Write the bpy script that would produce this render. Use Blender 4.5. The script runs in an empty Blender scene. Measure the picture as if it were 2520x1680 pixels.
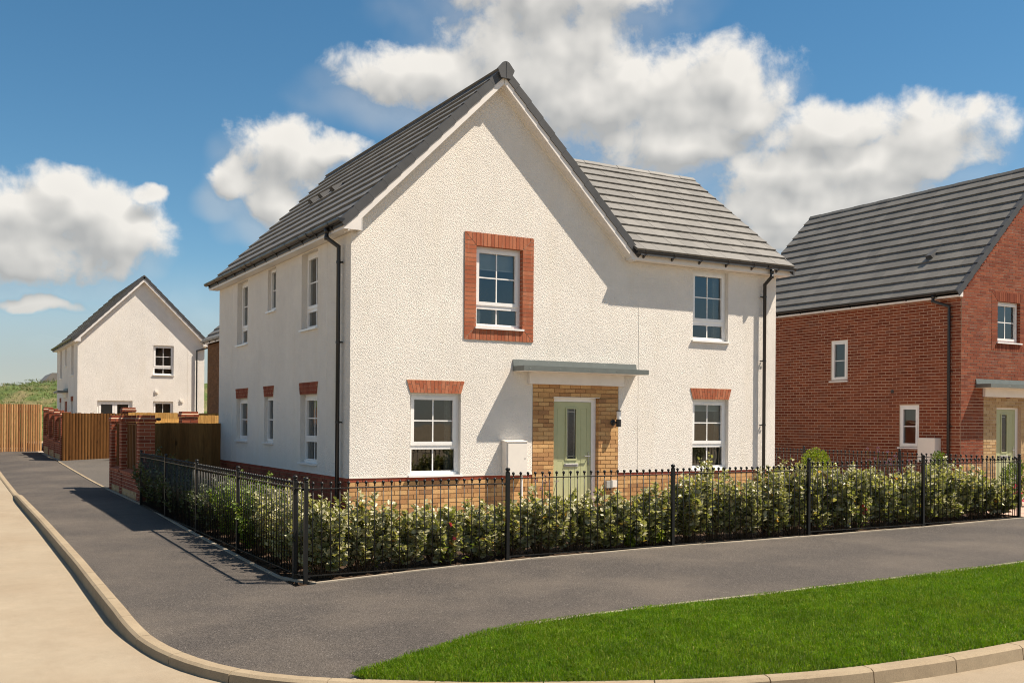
import bpy, math, random
import numpy as np
from mathutils import Vector, Matrix
random.seed(7); RNG = np.random.default_rng(11)
scene = bpy.context.scene
C = scene.collection
R = math.radians

# ---------------------------------------------------------------- camera
CAM = (-5.7296, -15.2372, 1.805)
cam = bpy.data.cameras.new('camera'); cam_o = bpy.data.objects.new('camera', cam); C.objects.link(cam_o)
cam.sensor_width = 36.0; cam.lens = 36.0 * 2470.38 / 2520
cam.shift_y = (1037.156 - 840) / 2520; cam.shift_x = 0.0
cam.clip_end = 3000; cam.clip_start = 0.1
YAW, ROLL = 0.519984, 0.00767
fw = Vector((math.sin(YAW), math.cos(YAW), 0)); rt = Vector((math.cos(YAW), -math.sin(YAW), 0)); up = Vector((0, 0, 1))
rr = rt * math.cos(ROLL) + up * math.sin(ROLL); uu = up * math.cos(ROLL) - rt * math.sin(ROLL)
cam_o.matrix_world = Matrix(((rr.x, uu.x, -fw.x, CAM[0]), (rr.y, uu.y, -fw.y, CAM[1]), (rr.z, uu.z, -fw.z, CAM[2]), (0, 0, 0, 1)))
scene.camera = cam_o

# ---------------------------------------------------------------- sun, sky
SUND = Vector((0.56, -0.32, 1.0)).normalized()          # towards the sun
SUN_EL = math.asin(SUND.z); SUN_AZ = math.atan2(SUND.x, SUND.y)
sl = bpy.data.lights.new('sun', 'SUN'); sl.energy = 4.45; sl.angle = R(0.53); sl.color = (1.0, 0.88, 0.73)
so = bpy.data.objects.new('sun', sl); C.objects.link(so)
so.rotation_euler = (-SUND).to_track_quat('-Z', 'Y').to_euler(); so.location = (20, -12, 40)

world = bpy.data.worlds.new('World'); scene.world = world; world.use_nodes = True
nt = world.node_tree; nt.nodes.clear()

class G:
    """small helper for writing node graphs"""
    def __init__(s, tree): s.t = tree
    def n(s, typ, **kw):
        nd = s.t.nodes.new(typ)
        for k, v in kw.items():
            if k.startswith('i_'):
                nd.inputs[k[2:].replace('_', ' ')].default_value = v
            else: setattr(nd, k, v)
        return nd
    def l(s, a, b): s.t.links.new(a, b)
    def put(s, sock, v):
        if hasattr(v, 'is_output') or isinstance(v, bpy.types.NodeSocket): s.l(v, sock)
        else: sock.default_value = v
    def m(s, op, a, b=None, c=None, clamp=False):
        nd = s.t.nodes.new('ShaderNodeMath'); nd.operation = op; nd.use_clamp = clamp
        s.put(nd.inputs[0], a)
        if b is not None: s.put(nd.inputs[1], b)
        if c is not None: s.put(nd.inputs[2], c)
        return nd.outputs[0]
    def vm(s, op, a, b=None):
        nd = s.t.nodes.new('ShaderNodeVectorMath'); nd.operation = op
        s.put(nd.inputs[0], a)
        if b is not None: s.put(nd.inputs[1], b)
        return nd.outputs[0]
    def mix(s, f, a, b):
        nd = s.t.nodes.new('ShaderNodeMix'); nd.data_type = 'RGBA'
        s.put(nd.inputs[0], f); s.put(nd.inputs[6], a); s.put(nd.inputs[7], b)
        return nd.outputs[2]
    def mr(s, v, a, b, c=0.0, d=1.0, smooth=False):
        nd = s.t.nodes.new('ShaderNodeMapRange'); nd.clamp = True
        if smooth: nd.interpolation_type = 'SMOOTHSTEP'
        s.put(nd.inputs[0], v); s.put(nd.inputs[1], a); s.put(nd.inputs[2], b); s.put(nd.inputs[3], c); s.put(nd.inputs[4], d)
        return nd.outputs[0]
    def noise(s, vec, scale, detail=3.0, rough=0.5, dist=0.0):
        nd = s.t.nodes.new('ShaderNodeTexNoise')
        if vec is not None: s.put(nd.inputs['Vector'], vec)
        nd.inputs['Scale'].default_value = scale; nd.inputs['Detail'].default_value = detail
        nd.inputs['Roughness'].default_value = rough; nd.inputs['Distortion'].default_value = dist
        return nd
    def ramp(s, v, stops):
        nd = s.t.nodes.new('ShaderNodeValToRGB'); s.put(nd.inputs[0], v)
        el = nd.color_ramp.elements
        while len(el) < len(stops): el.new(0.5)
        for e, (p, c) in zip(el, stops): e.position = p; e.color = tuple(c) + (1,) if len(c) == 3 else c
        return nd.outputs[0]

# cumulus: (azimuth, elevation, half width, half height) of each billow, in radians of the real sky
CLOUDS = [(0.4418, 0.3279, 0.0996, 0.0287), (0.5499, 0.3487, 0.1033, 0.0562), (0.615, 0.3091, 0.1267, 0.0539), (0.7084, 0.3137, 0.0781, 0.0418),
 (0.6581, 0.2645, 0.0674, 0.0239), (0.7418, 0.2926, 0.0449, 0.0231), (0.56, 0.405, 0.125, 0.03), (0.8228, 0.2719, 0.0769, 0.0267),
 (0.9109, 0.2644, 0.0649, 0.0315), (0.8032, 0.2343, 0.0855, 0.0313), (0.862, 0.2382, 0.0963, 0.023), (0.7833, 0.2075, 0.0596, 0.0319),
 (0.8428, 0.2162, 0.0759, 0.0234), (0.7754, 0.1796, 0.0481, 0.0202), (0.2944, 0.246, 0.0458, 0.0374), (0.2578, 0.2277, 0.0285, 0.0178),
 (0.3401, 0.2566, 0.0338, 0.0178), (0.2906, 0.2056, 0.0373, 0.0242), (0.0825, 0.1863, 0.0735, 0.032), (0.1374, 0.1717, 0.0533, 0.0349),
 (0.0687, 0.147, 0.0614, 0.0266), (0.1003, 0.2108, 0.033, 0.0188), (0.1712, 0.2056, 0.0154, 0.0117), (0.0796, 0.1015, 0.0351, 0.0078),
 (0.679, 0.268, 0.075, 0.030), (0.853, 0.200, 0.08, 0.026), (0.083, 0.155, 0.08, 0.035), (0.12, 0.192, 0.045, 0.025),
 (-0.1, 0.19, 0.09, 0.04), (-0.25, 0.3, 0.12, 0.05), (1.12, 0.25, 0.1, 0.04), (1.25, 0.33, 0.12, 0.05), (0.2, 0.62, 0.16, 0.06), (1.0, 0.6, 0.18, 0.07)]
# unseen cumulus round the rest of the sky, enlarged to add ambient light
rs = random.Random(5)
for k in range(13):
    a_ = 1.35 + k * 0.38 + rs.uniform(-.1, .1)
    CLOUDS.append((a_ - (2 * math.pi if a_ > math.pi else 0), rs.uniform(.2, .95), rs.uniform(.14, .26), rs.uniform(.06, .13)))
CLOUDS += [(0.6, 0.95, 0.35, 0.12), (-0.45, 0.75, 0.3, 0.12), (2.6, 1.1, 0.5, 0.12)]  # large unseen clouds, added for more ambient light

def cloud_group(fine):
    """cumulus density over (azimuth, elevation); fine adds the ragged detail of the edges"""
    gt = bpy.data.node_groups.new('cloud_density', 'ShaderNodeTree')
    gt.interface.new_socket('P', in_out='INPUT', socket_type='NodeSocketVector')
    gt.interface.new_socket('D', in_out='OUTPUT', socket_type='NodeSocketFloat')
    g = G(gt); gi = g.n('NodeGroupInput'); go = g.n('NodeGroupOutput'); P = gi.outputs[0]
    w = g.noise(P, 14.0, 4.0 if fine else 2.0, 0.55)
    wv = g.vm('SCALE', g.vm('SUBTRACT', w.outputs['Color'], (0.5, 0.5, 0.5))); wv.node.inputs['Scale'].default_value = 0.045
    Q = g.vm('ADD', P, wv)
    sx = g.n('ShaderNodeSeparateXYZ'); g.l(Q, sx.inputs[0]); X, Y = sx.outputs[0], sx.outputs[1]
    acc = None
    for (a, e, rx, ry) in CLOUDS:
        kx, ky = 1 / (rx * 1.07), 1 / (ry * 1.07)
        dx = g.m('MULTIPLY_ADD', X, kx, -a * kx); dy = g.m('MULTIPLY_ADD', Y, ky, -e * ky)
        b = g.m('SUBTRACT', 1.0, g.m('MULTIPLY_ADD', dx, dx, g.m('MULTIPLY', dy, dy)))
        acc = b if acc is None else g.m('SMOOTH_MAX', acc, b, 0.3)
    if fine:
        f1 = g.noise(P, 24.0, 8.0, 0.62, 0.2)
        det = g.m('MULTIPLY', g.m('SUBTRACT', f1.outputs[0], 0.49), 2.5)
    else:
        f1 = g.noise(P, 24.0, 2.0, 0.5)
        det = g.m('MULTIPLY', g.m('SUBTRACT', f1.outputs[0], 0.5), 1.35)
    g.l(g.m('ADD', g.m('MAXIMUM', acc, -1.2), det), go.inputs[0])
    return gt

def build_world():
    g = G(nt)
    geo = g.n('ShaderNodeTexCoord'); dirv = geo.outputs['Generated']
    s = g.n('ShaderNodeSeparateXYZ'); g.l(dirv, s.inputs[0])
    az = g.m('ARCTAN2', s.outputs[0], s.outputs[1]); el = g.m('ARCSINE', s.outputs[2])
    P = g.n('ShaderNodeCombineXYZ'); g.l(az, P.inputs[0]); g.l(el, P.inputs[1])
    gf, gc = cloud_group(True), cloud_group(False)
    def dens(v, grp):
        nd = g.n('ShaderNodeGroup'); nd.node_tree = grp; g.l(v, nd.inputs[0]); return nd.outputs[0]
    d0 = dens(P.outputs[0], gf); c0 = dens(P.outputs[0], gc)
    c1 = dens(g.vm('ADD', P.outputs[0], (0.010, 0.020, 0.0)), gc)
    cover = g.mr(d0, -0.30, 0.70, 0, 1, True)
    fade = g.mr(el, 0.02, 0.10, 0, 1, True)
    thin = g.mr(c1, -1.0, 1.0, 0, 0.34, True)
    cover = g.m('MULTIPLY', g.m('MAXIMUM', g.m('MULTIPLY', cover, 0.96), thin), fade)
    bank = g.m('MULTIPLY', g.mr(el, 0.03, 0.16, 0.62, 0.0, True), g.mr(el, -0.02, 0.0, 0, 1))        # low grey bank over the horizon
    cover = g.m('MAXIMUM', cover, bank)
    lit = g.m('MULTIPLY_ADD', g.m('SUBTRACT', c0, c1), 0.80, 0.50, clamp=True)
    lit = g.m('ADD', lit, g.m('MULTIPLY', g.m('SUBTRACT', d0, c0), 0.13), clamp=True)
    lit = g.m('SUBTRACT', lit, g.mr(c0, 0.4, 1.6, 0, 0.16), clamp=True)
    lit = g.m('MAXIMUM', lit, g.mr(d0, -0.6, 0.6, 0.55, 0.12))
    lit = g.m('MULTIPLY', lit, g.mr(el, 0.05, 0.14, 0.15, 1.0, True))
    ccol = g.mix(lit, (0.300, 0.303, 0.300, 1), (0.70, 0.670, 0.620, 1))
    sky = g.n('ShaderNodeTexSky'); sky.sky_type = 'NISHITA'; sky.sun_disc = False
    sky.sun_elevation = SUN_EL; sky.sun_rotation = SUN_AZ; sky.air_density = 1.0; sky.dust_density = 0.0; sky.ozone_density = 4.0
    skyc = g.vm('SCALE', sky.outputs[0]); skyc.node.inputs['Scale'].default_value = SKY_S
    cs = g.vm('SCALE', ccol); cs.node.inputs['Scale'].default_value = CLOUD_S
    hs = g.n('ShaderNodeHueSaturation'); hs.inputs['Saturation'].default_value = 1.18; hs.inputs['Hue'].default_value = 0.488; g.l(skyc, hs.inputs['Color'])
    col = g.mix(cover, hs.outputs[0], cs)
    bg = g.n('ShaderNodeBackground'); g.l(col, bg.inputs[0]); bg.inputs[1].default_value = 1.0
    out = g.n('ShaderNodeOutputWorld'); g.l(bg.outputs[0], out.inputs[0])
    world.cycles.sampling_method = 'MANUAL'; world.cycles.sample_map_resolution = 256
SKY_S, CLOUD_S = 0.052, 0.67
build_world()
scene.view_settings.view_transform = 'Standard'; scene.view_settings.look = 'None'
scene.view_settings.gamma = 1.0; scene.view_settings.use_curve_mapping = False
scene.view_settings.exposure = 1.02
scene.cycles.filter_width = 1.05
scene.cycles.max_bounces = 8; scene.cycles.diffuse_bounces = 4; scene.cycles.transparent_max_bounces = 12

# ---------------------------------------------------------------- scene-graph helpers
ROOT = {}
def tag(o, label=None, cat=None, group=None, kind=None):
    if label: o['label'] = label
    if cat: o['category'] = cat
    if group: o['group'] = group
    if kind: o['kind'] = kind
    return o
def thing(name, label, cat, loc=(0, 0, 0), group=None):
    o = bpy.data.objects.new(name, None); C.objects.link(o); o.location = loc; o.empty_display_size = 0.2
    ROOT[o] = Vector(loc); return tag(o, label, cat, group)
def base_of(p): return ROOT.get(p, Vector((0, 0, 0)))
def link(name, me, parent=None, kind=None):
    o = bpy.data.objects.new(name, me); C.objects.link(o)
    if parent: o.parent = parent; ROOT[o] = base_of(parent)
    else: ROOT[o] = Vector((0, 0, 0))
    if kind: o['kind'] = kind
    return o

Z = Vector((0, 0, 1))
class Fr:
    """frame: a along u, b up, c outwards (n)"""
    def __init__(s, o, u, n, v=Z): s.o = Vector(o); s.u = Vector(u); s.n = Vector(n); s.v = Vector(v)
    def p(s, a, b, c): return s.o + s.u * a + s.v * b + s.n * c
WF = Fr((0, 0, 0), (1, 0, 0), (0, 1, 0))     # world axes as a frame: a=x, b=z, c=y

class MB:
    def __init__(s): s.v = []; s.f = []; s.mi = []; s.mat = 0
    def face(s, pts):
        k = len(s.v); s.v += [tuple(p) for p in pts]; s.f.append(tuple(range(k, k + len(pts)))); s.mi.append(s.mat)
    def hexa(s, P):   # 8 corners: 0-3 bottom ring, 4-7 top ring
        k = len(s.v); s.v += [tuple(p) for p in P]
        for q in ((0, 3, 2, 1), (4, 5, 6, 7), (0, 1, 5, 4), (1, 2, 6, 5), (2, 3, 7, 6), (3, 0, 4, 7)):
            s.f.append(tuple(k + i for i in q)); s.mi.append(s.mat)
        return s
    def box(s, fr, a0, a1, b0, b1, c0, c1):
        p = fr.p
        s.hexa([p(a0, b0, c1), p(a1, b0, c1), p(a1, b0, c0), p(a0, b0, c0), p(a0, b1, c1), p(a1, b1, c1), p(a1, b1, c0), p(a0, b1, c0)]); return s
    def wbox(s, x0, x1, y0, y1, z0, z1):
        s.hexa([(x0, y0, z0), (x1, y0, z0), (x1, y1, z0), (x0, y1, z0), (x0, y0, z1), (x1, y0, z1), (x1, y1, z1), (x0, y1, z1)]); return s
    def prism(s, fr, poly, c0, c1):   # poly of (a,b) counter-clockwise seen from +n
        k = len(s.v); n = len(poly)
        s.v += [tuple(fr.p(a, b, c1)) for a, b in poly] + [tuple(fr.p(a, b, c0)) for a, b in poly]
        s.f.append(tuple(range(k, k + n))); s.f.append(tuple(range(k + 2 * n - 1, k + n - 1, -1))); s.mi += [s.mat] * 2
        for i in range(n):
            j = (i + 1) % n; s.f.append((k + i, k + n + i, k + n + j, k + j)); s.mi.append(s.mat)
        return s
    def tube(s, pts, r, n=8, caps=True, r2=None):
        pts = [Vector(p) for p in pts]; k0 = len(s.v); m = len(pts)
        d0 = (pts[1] - pts[0]).normalized(); ref = Vector((0, 0, 1)) if abs(d0.z) < .9 else Vector((1, 0, 0))
        x = d0.cross(ref).normalized()
        for i, p in enumerate(pts):
            t = ((pts[min(i + 1, m - 1)] - p).normalized() + (p - pts[max(i - 1, 0)]).normalized()).normalized()
            x = (x - t * x.dot(t)).normalized(); y = t.cross(x)
            rad = r if r2 is None else r + (r2 - r) * i / (m - 1)
            if 0 < i < m - 1:
                ca = max(.5, t.dot((pts[i + 1] - p).normalized()))
                rad = rad / ca
            for q in range(n):
                a = 2 * math.pi * q / n; s.v.append(tuple(p + x * (rad * math.cos(a)) + y * (rad * math.sin(a))))
        for i in range(m - 1):
            for q in range(n):
                a = k0 + i * n + q; b = k0 + i * n + (q + 1) % n; s.f.append((a, b, b + n, a + n)); s.mi.append(s.mat)
        if caps:
            s.f.append(tuple(range(k0 + n - 1, k0 - 1, -1))); s.f.append(tuple(range(k0 + (m - 1) * n, k0 + m * n))); s.mi += [s.mat] * 2
        return s
    def lathe(s, o, prof, n=12, ax=Z):
        o = Vector(o); k = len(s.v); ax = Vector(ax).normalized()
        x = ax.cross(Vector((0, 0, 1)) if abs(ax.z) < .9 else Vector((1, 0, 0))).normalized(); y = ax.cross(x)
        for r, z in prof:
            for q in range(n):
                a = 2 * math.pi * q / n; s.v.append(tuple(o + ax * z + x * (r * math.cos(a)) + y * (r * math.sin(a))))
        for i in range(len(prof) - 1):
            for q in range(n):
                a = k + i * n + q; b = k + i * n + (q + 1) % n; s.f.append((a, b, b + n, a + n)); s.mi.append(s.mat)
        s.f.append(tuple(range(k + n - 1, k - 1, -1))); s.f.append(tuple(range(k + (len(prof) - 1) * n, k + len(prof) * n))); s.mi += [s.mat] * 2
        return s
    def build(s, name, mat, parent=None, kind=None, smooth=False):
        me = bpy.data.meshes.new(name)
        b = base_of(parent) if parent else Vector((0, 0, 0))
        me.from_pydata([(v[0] - b.x, v[1] - b.y, v[2] - b.z) for v in s.v], [], s.f)
        for m_ in (mat if isinstance(mat, (list, tuple)) else [mat]): me.materials.append(m_)
        if isinstance(mat, (list, tuple)): me.polygons.foreach_set('material_index', s.mi)
        if smooth: me.polygons.foreach_set('use_smooth', [True] * len(s.f))
        me.update()
        return link(name, me, parent, kind)

UNIT = {}
def unit_mesh(mat, name='unit'):
    """1 x 1 x 1 block centred on the origin, edges slightly eased"""
    if mat.name in UNIT: return UNIT[mat.name]
    m = MB(); e = .5
    m.hexa([(-e, -e, -e), (e, -e, -e), (e, e, -e), (-e, e, -e), (-e, -e, e), (e, -e, e), (e, e, e), (-e, e, e)])
    me = bpy.data.meshes.new(name); me.from_pydata(m.v, [], m.f); me.materials.append(mat); UNIT[mat.name] = me
    return me
def place_unit(name, mat, parent, ctr, u, w, z, su, sw, sz):
    o = link(name, unit_mesh(mat, name), parent); b = base_of(parent); c = Vector(ctr) - b
    u = Vector(u) * su; w = Vector(w) * sw; z = Vector(z) * sz
    o.matrix_basis = Matrix(((u.x, w.x, z.x, c.x), (u.y, w.y, z.y, c.y), (u.z, w.z, z.z, c.z), (0, 0, 0, 1)))
    return o
CV = Vector(CAM)

# ---------------------------------------------------------------- materials
MATS = {}
def new_mat(name):
    m = bpy.data.materials.new(name); m.use_nodes = True; m.node_tree.nodes.clear(); MATS[name] = m
    g = G(m.node_tree); out = g.n('ShaderNodeOutputMaterial'); b = g.n('ShaderNodeBsdfPrincipled'); g.l(b.outputs[0], out.inputs[0])
    return m, g, b, out
def objpos(g): return g.n('ShaderNodeNewGeometry').outputs['Position']
def rnd(g):
    a = g.n('ShaderNodeObjectInfo').outputs['Random']; b = g.n('ShaderNodeNewGeometry').outputs['Random Per Island']
    return g.m('FRACT', g.m('ADD', a, b))
def bump(g, b, h, strength, dist):
    n = g.n('ShaderNodeBump'); n.inputs['Strength'].default_value = strength; n.inputs['Distance'].default_value = dist
    g.l(h, n.inputs['Height']); g.l(n.outputs[0], b.inputs['Normal']); return n
def plain(name, col, rough=0.5, metal=0.0, var=0.06, scale=6.0, spec=None, bumpd=0.0, bscale=60.0):
    m, g, b, o = new_mat(name); P = objpos(g)
    n = g.noise(P, scale, 4.0, 0.6)
    f = g.mr(n.outputs[0], 0.3, 0.7, 1 - var, 1 + var)
    c = g.vm('SCALE', tuple(col[:3])); g.l(f, c.node.inputs['Scale']); g.l(c, b.inputs['Base Color'])
    b.inputs['Roughness'].default_value = rough; b.inputs['Metallic'].default_value = metal
    if spec is not None: b.inputs['Specular IOR Level'].default_value = spec
    if bumpd:
        n2 = g.noise(P, bscale, 3.0, 0.6); bump(g, b, n2.outputs[0], 0.6, bumpd)
    return m
def brickmat(name, stops, rough=0.88, fine=0.16, streak=None):
    m, g, b, o = new_mat(name); P = objpos(g); r = rnd(g)
    c = g.ramp(r, stops)
    n = g.noise(P, 45.0, 4.0, 0.65); n2 = g.noise(P, 1.1, 3.0, 0.6)
    f = g.m('MULTIPLY', g.mr(n.outputs[0], 0.25, 0.75, 1 - fine, 1 + fine), g.mr(n2.outputs[0], 0.3, 0.7, 0.9, 1.08))
    cc = g.vm('SCALE', c); g.l(f, cc.node.inputs['Scale'])
    if streak:
        sv = g.vm('MULTIPLY', P, (26.0, 26.0, 3.0)); ns = g.noise(sv, 1.0, 2.0, 0.5)
        cc = g.mix(g.mr(ns.outputs[0], 0.55, 0.72, 0, 0.55), cc, streak)
    g.l(cc, b.inputs['Base Color']); b.inputs['Roughness'].default_value = rough; b.inputs['Specular IOR Level'].default_value = 0.25
    bump(g, b, n.outputs[0], 0.5, 0.003)
    return m
def harl(name, col):
    """roughcast render: coarse trowelled stone dash"""
    m, g, b, o = new_mat(name); P = objpos(g)
    v = g.n('ShaderNodeTexVoronoi'); v.feature = 'F1'; v.inputs['Scale'].default_value = 80.0; v.inputs['Randomness'].default_value = 1.0
    rot = g.n('ShaderNodeVectorRotate'); rot.rotation_type = 'EULER_XYZ'; rot.inputs['Rotation'].default_value = (0.5, 0.6, 0.3); g.l(P, rot.inputs['Vector'])
    Q = g.vm('MULTIPLY', rot.outputs[0], (1.0, 1.0, 0.62))
    g.l(Q, v.inputs['Vector'])
    n1 = g.noise(Q, 50.0, 5.0, 0.75); n2 = g.noise(P, 120.0, 2.0, 0.6); n3 = g.noise(P, 0.7, 4.0, 0.6); n4 = g.noise(P, 4.0, 3.0, 0.6)
    h = g.m('ADD', g.m('ADD', g.m('MULTIPLY', v.outputs['Distance'], -0.75), g.m('MULTIPLY', n1.outputs[0], 1.6)), g.m('MULTIPLY', n2.outputs[0], 0.3))
    f = g.m('MULTIPLY', g.mr(n3.outputs[0], 0.3, 0.7, 0.94, 1.04), g.m('MULTIPLY', g.mr(n4.outputs[0], 0.3, 0.7, 0.97, 1.03), g.mr(n2.outputs[0], 0.3, 0.7, 0.93, 1.05)))
    c = g.vm('SCALE', tuple(col)); g.l(f, c.node.inputs['Scale'])
    gr = g.noise(g.vm('MULTIPLY', P, (1.0, 1.0, 0.16)), 2.2, 4.0, 0.65)      # faint weathering streaks
    c2 = g.mix(g.mr(gr.outputs[0], 0.52, 0.78, 0, 0.30), c, (col[0] * .86, col[1] * .80, col[2] * .68, 1))
    g.l(c2, b.inputs['Base Color']); b.inputs['Roughness'].default_value = 0.95; b.inputs['Specular IOR Level'].default_value = 0.15
    bump(g, b, h, 1.0, HARL_D)
    return m
HARL_D = 0.0095
def tilemat(name, col, var=0.14):
    m, g, b, o = new_mat(name); P = objpos(g); r = rnd(g)
    n = g.noise(P, 60.0, 3.0, 0.6); n2 = g.noise(P, 2.5, 4.0, 0.6)
    f = g.m('MULTIPLY', g.mr(r, 0, 1, 1 - var, 1 + var), g.m('MULTIPLY', g.mr(n.outputs[0], 0.3, 0.7, 0.9, 1.1), g.mr(n2.outputs[0], 0.3, 0.7, 0.92, 1.08)))
    c = g.vm('SCALE', tuple(col)); g.l(f, c.node.inputs['Scale'])
    sp = g.noise(P, 14.0, 2.0, 0.5)                                          # pale scuffs from handling
    c2 = g.mix(g.mr(sp.outputs[0], 0.70, 0.80, 0, 0.35), c, (0.34, 0.32, 0.29, 1))
    g.l(c2, b.inputs['Base Color']); b.inputs['Roughness'].default_value = 0.62
    bump(g, b, n.outputs[0], 0.3, 0.002)
    return m
def asphalt(name, col, dust=(0.2, 0.165, 0.13), amt=0.35):
    m, g, b, o = new_mat(name); P = objpos(g)
    v = g.n('ShaderNodeTexVoronoi'); v.inputs['Scale'].default_value = 95.0; g.l(P, v.inputs['Vector'])
    s = g.n('ShaderNodeSeparateColor'); g.l(v.outputs['Color'], s.inputs[0])
    n2 = g.noise(P, 0.55, 5.0, 0.62); n3 = g.noise(g.vm('MULTIPLY', P, (1.0, 2.6, 1.0)), 2.6, 4.0, 0.7); n4 = g.noise(P, 160.0, 2.0, 0.6)
    f = g.m('MULTIPLY', g.mr(s.outputs[0], 0, 1, 0.55, 1.45), g.mr(n4.outputs[0], .3, .7, .75, 1.25))
    c = g.vm('SCALE', tuple(col)); g.l(f, c.node.inputs['Scale'])
    pale = g.m('GREATER_THAN', s.outputs[1], 0.98)
    c = g.mix(g.m('MULTIPLY', pale, 0.6), c, (0.2, 0.18, 0.165, 1))
    d = g.m('MAXIMUM', g.mr(n2.outputs[0], 0.42, 0.75, 0, amt), g.mr(n3.outputs[0], 0.62, 0.8, 0, amt))
    c = g.mix(d, c, tuple(dust) + (1,))
    g.l(c, b.inputs['Base Color']); b.inputs['Roughness'].default_value = 0.9; b.inputs['Specular IOR Level'].default_value = 0.3
    bump(g, b, v.outputs['Distance'], 0.8, 0.006)
    return m
def sandy(name, a, bcol, rough=0.95, sc=1.0, bd=0.004):
    m, g, b, o = new_mat(name); P = objpos(g)
    n1 = g.noise(P, 0.5 * sc, 5.0, 0.6); n2 = g.noise(P, 9.0 * sc, 5.0, 0.7); n3 = g.noise(P, 120.0, 3.0, 0.7); n5 = g.noise(P, 2.3 * sc, 4.0, .7)
    f = g.m('ADD', g.m('MULTIPLY', n1.outputs[0], 0.7), g.m('MULTIPLY', n2.outputs[0], 0.3))
    c = g.mix(g.mr(f, 0.36, 0.64), tuple(a) + (1,), tuple(bcol) + (1,))
    cc = g.vm('SCALE', c); g.l(g.m('MULTIPLY', g.mr(n3.outputs[0], 0.3, 0.7, 0.84, 1.16), g.mr(n5.outputs[0], .3, .7, .93, 1.06)), cc.node.inputs['Scale'])
    g.l(cc, b.inputs['Base Color']); b.inputs['Roughness'].default_value = rough; b.inputs['Specular IOR Level'].default_value = 0.2
    h = g.m('ADD', n2.outputs[0], g.m('MULTIPLY', n3.outputs[0], 0.35)); bump(g, b, h, 0.7, bd)
    return m
def wood(name, stops, axis=(14, 14, 1.0)):
    m, g, b, o = new_mat(name); P = objpos(g); r = rnd(g)
    off = g.n('ShaderNodeCombineXYZ'); g.l(g.m('MULTIPLY', r, 37.0), off.inputs[2])
    Q = g.vm('ADD', g.vm('MULTIPLY', P, axis), off.outputs[0])
    n = g.noise(Q, 2.6, 5.0, 0.65, 0.8); kn = g.noise(g.vm('ADD', g.vm('MULTIPLY', P, (9, 9, 3.0)), off.outputs[0]), 1.0, 1.0, 0.4)
    c = g.ramp(r, stops)
    cc = g.vm('SCALE', c); g.l(g.m('MULTIPLY', g.mr(n.outputs[0], 0.3, 0.7, 0.68, 1.25), g.mr(kn.outputs[0], 0.70, 0.78, 1.0, 0.35)), cc.node.inputs['Scale'])
    g.l(cc, b.inputs['Base Color']); b.inputs['Roughness'].default_value = 0.85; b.inputs['Specular IOR Level'].default_value = 0.2
    bump(g, b, n.outputs[0], 0.4, 0.003)
    return m
def leafmat(name, stops, under, trans=0.3, rough=0.42, spec=0.45, patch=0.0):
    m, g, b, o = new_mat(name); r = g.n('ShaderNodeNewGeometry'); rr_ = r.outputs['Random Per Island']
    c = g.ramp(rr_, stops)
    P = objpos(g); n = g.noise(P, 7.0, 3.0, 0.6)
    cc = g.vm('SCALE', c); g.l(g.mr(n.outputs[0], 0.3, 0.7, 0.75, 1.25), cc.node.inputs['Scale'])
    if patch:
        np_ = g.noise(P, 2.2, 4.0, 0.65); c3 = g.vm('SCALE', cc); g.l(g.mr(np_.outputs[0], 0.3, 0.7, 1 - patch, 1 + patch), c3.node.inputs['Scale']); cc = c3
        ny_ = g.noise(P, 1.1, 4.0, 0.6); cc = g.mix(g.mr(ny_.outputs[0], 0.5, 0.75, 0, 0.35), cc, (0.17, 0.19, 0.02, 1))
    if under is not None: cc = g.mix(g.m('MULTIPLY', r.outputs['Backfacing'], 0.8), cc, tuple(under) + (1,))
    g.l(cc, b.inputs['Base Color']); b.inputs['Roughness'].default_value = rough; b.inputs['Specular IOR Level'].default_value = spec
    t = g.n('ShaderNodeBsdfTranslucent'); tc = g.vm('MULTIPLY', cc, (1.35, 1.45, 0.5)); g.l(tc, t.inputs[0])
    ms = g.n('ShaderNodeMixShader'); ms.inputs[0].default_value = trans
    g.l(b.outputs[0], ms.inputs[1]); g.l(t.outputs[0], ms.inputs[2]); g.l(ms.outputs[0], o.inputs[0])
    return m
def glassmat(name, tint=(0.80, 0.84, 0.83), ior=1.95):
    m, g, b, o = new_mat(name); m.node_tree.nodes.remove(b)
    fr = g.n('ShaderNodeFresnel'); fr.inputs['IOR'].default_value = ior
    tr = g.n('ShaderNodeBsdfTransparent'); tr.inputs[0].default_value = tint + (1,)
    gl = g.n('ShaderNodeBsdfGlossy'); gl.inputs['Roughness'].default_value = 0.015; gl.inputs[0].default_value = (0.92, 0.95, 0.96, 1)
    n = g.noise(objpos(g), 1.6, 2.0, 0.5); bp = g.n('ShaderNodeBump'); bp.inputs['Strength'].default_value = 0.12; bp.inputs['Distance'].default_value = 0.02
    g.l(n.outputs[0], bp.inputs['Height']); g.l(bp.outputs[0], gl.inputs['Normal'])
    ms = g.n('ShaderNodeMixShader'); g.l(fr.outputs[0], ms.inputs[0]); g.l(tr.outputs[0], ms.inputs[1]); g.l(gl.outputs[0], ms.inputs[2])
    g.l(ms.outputs[0], o.inputs[0]); return m

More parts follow.
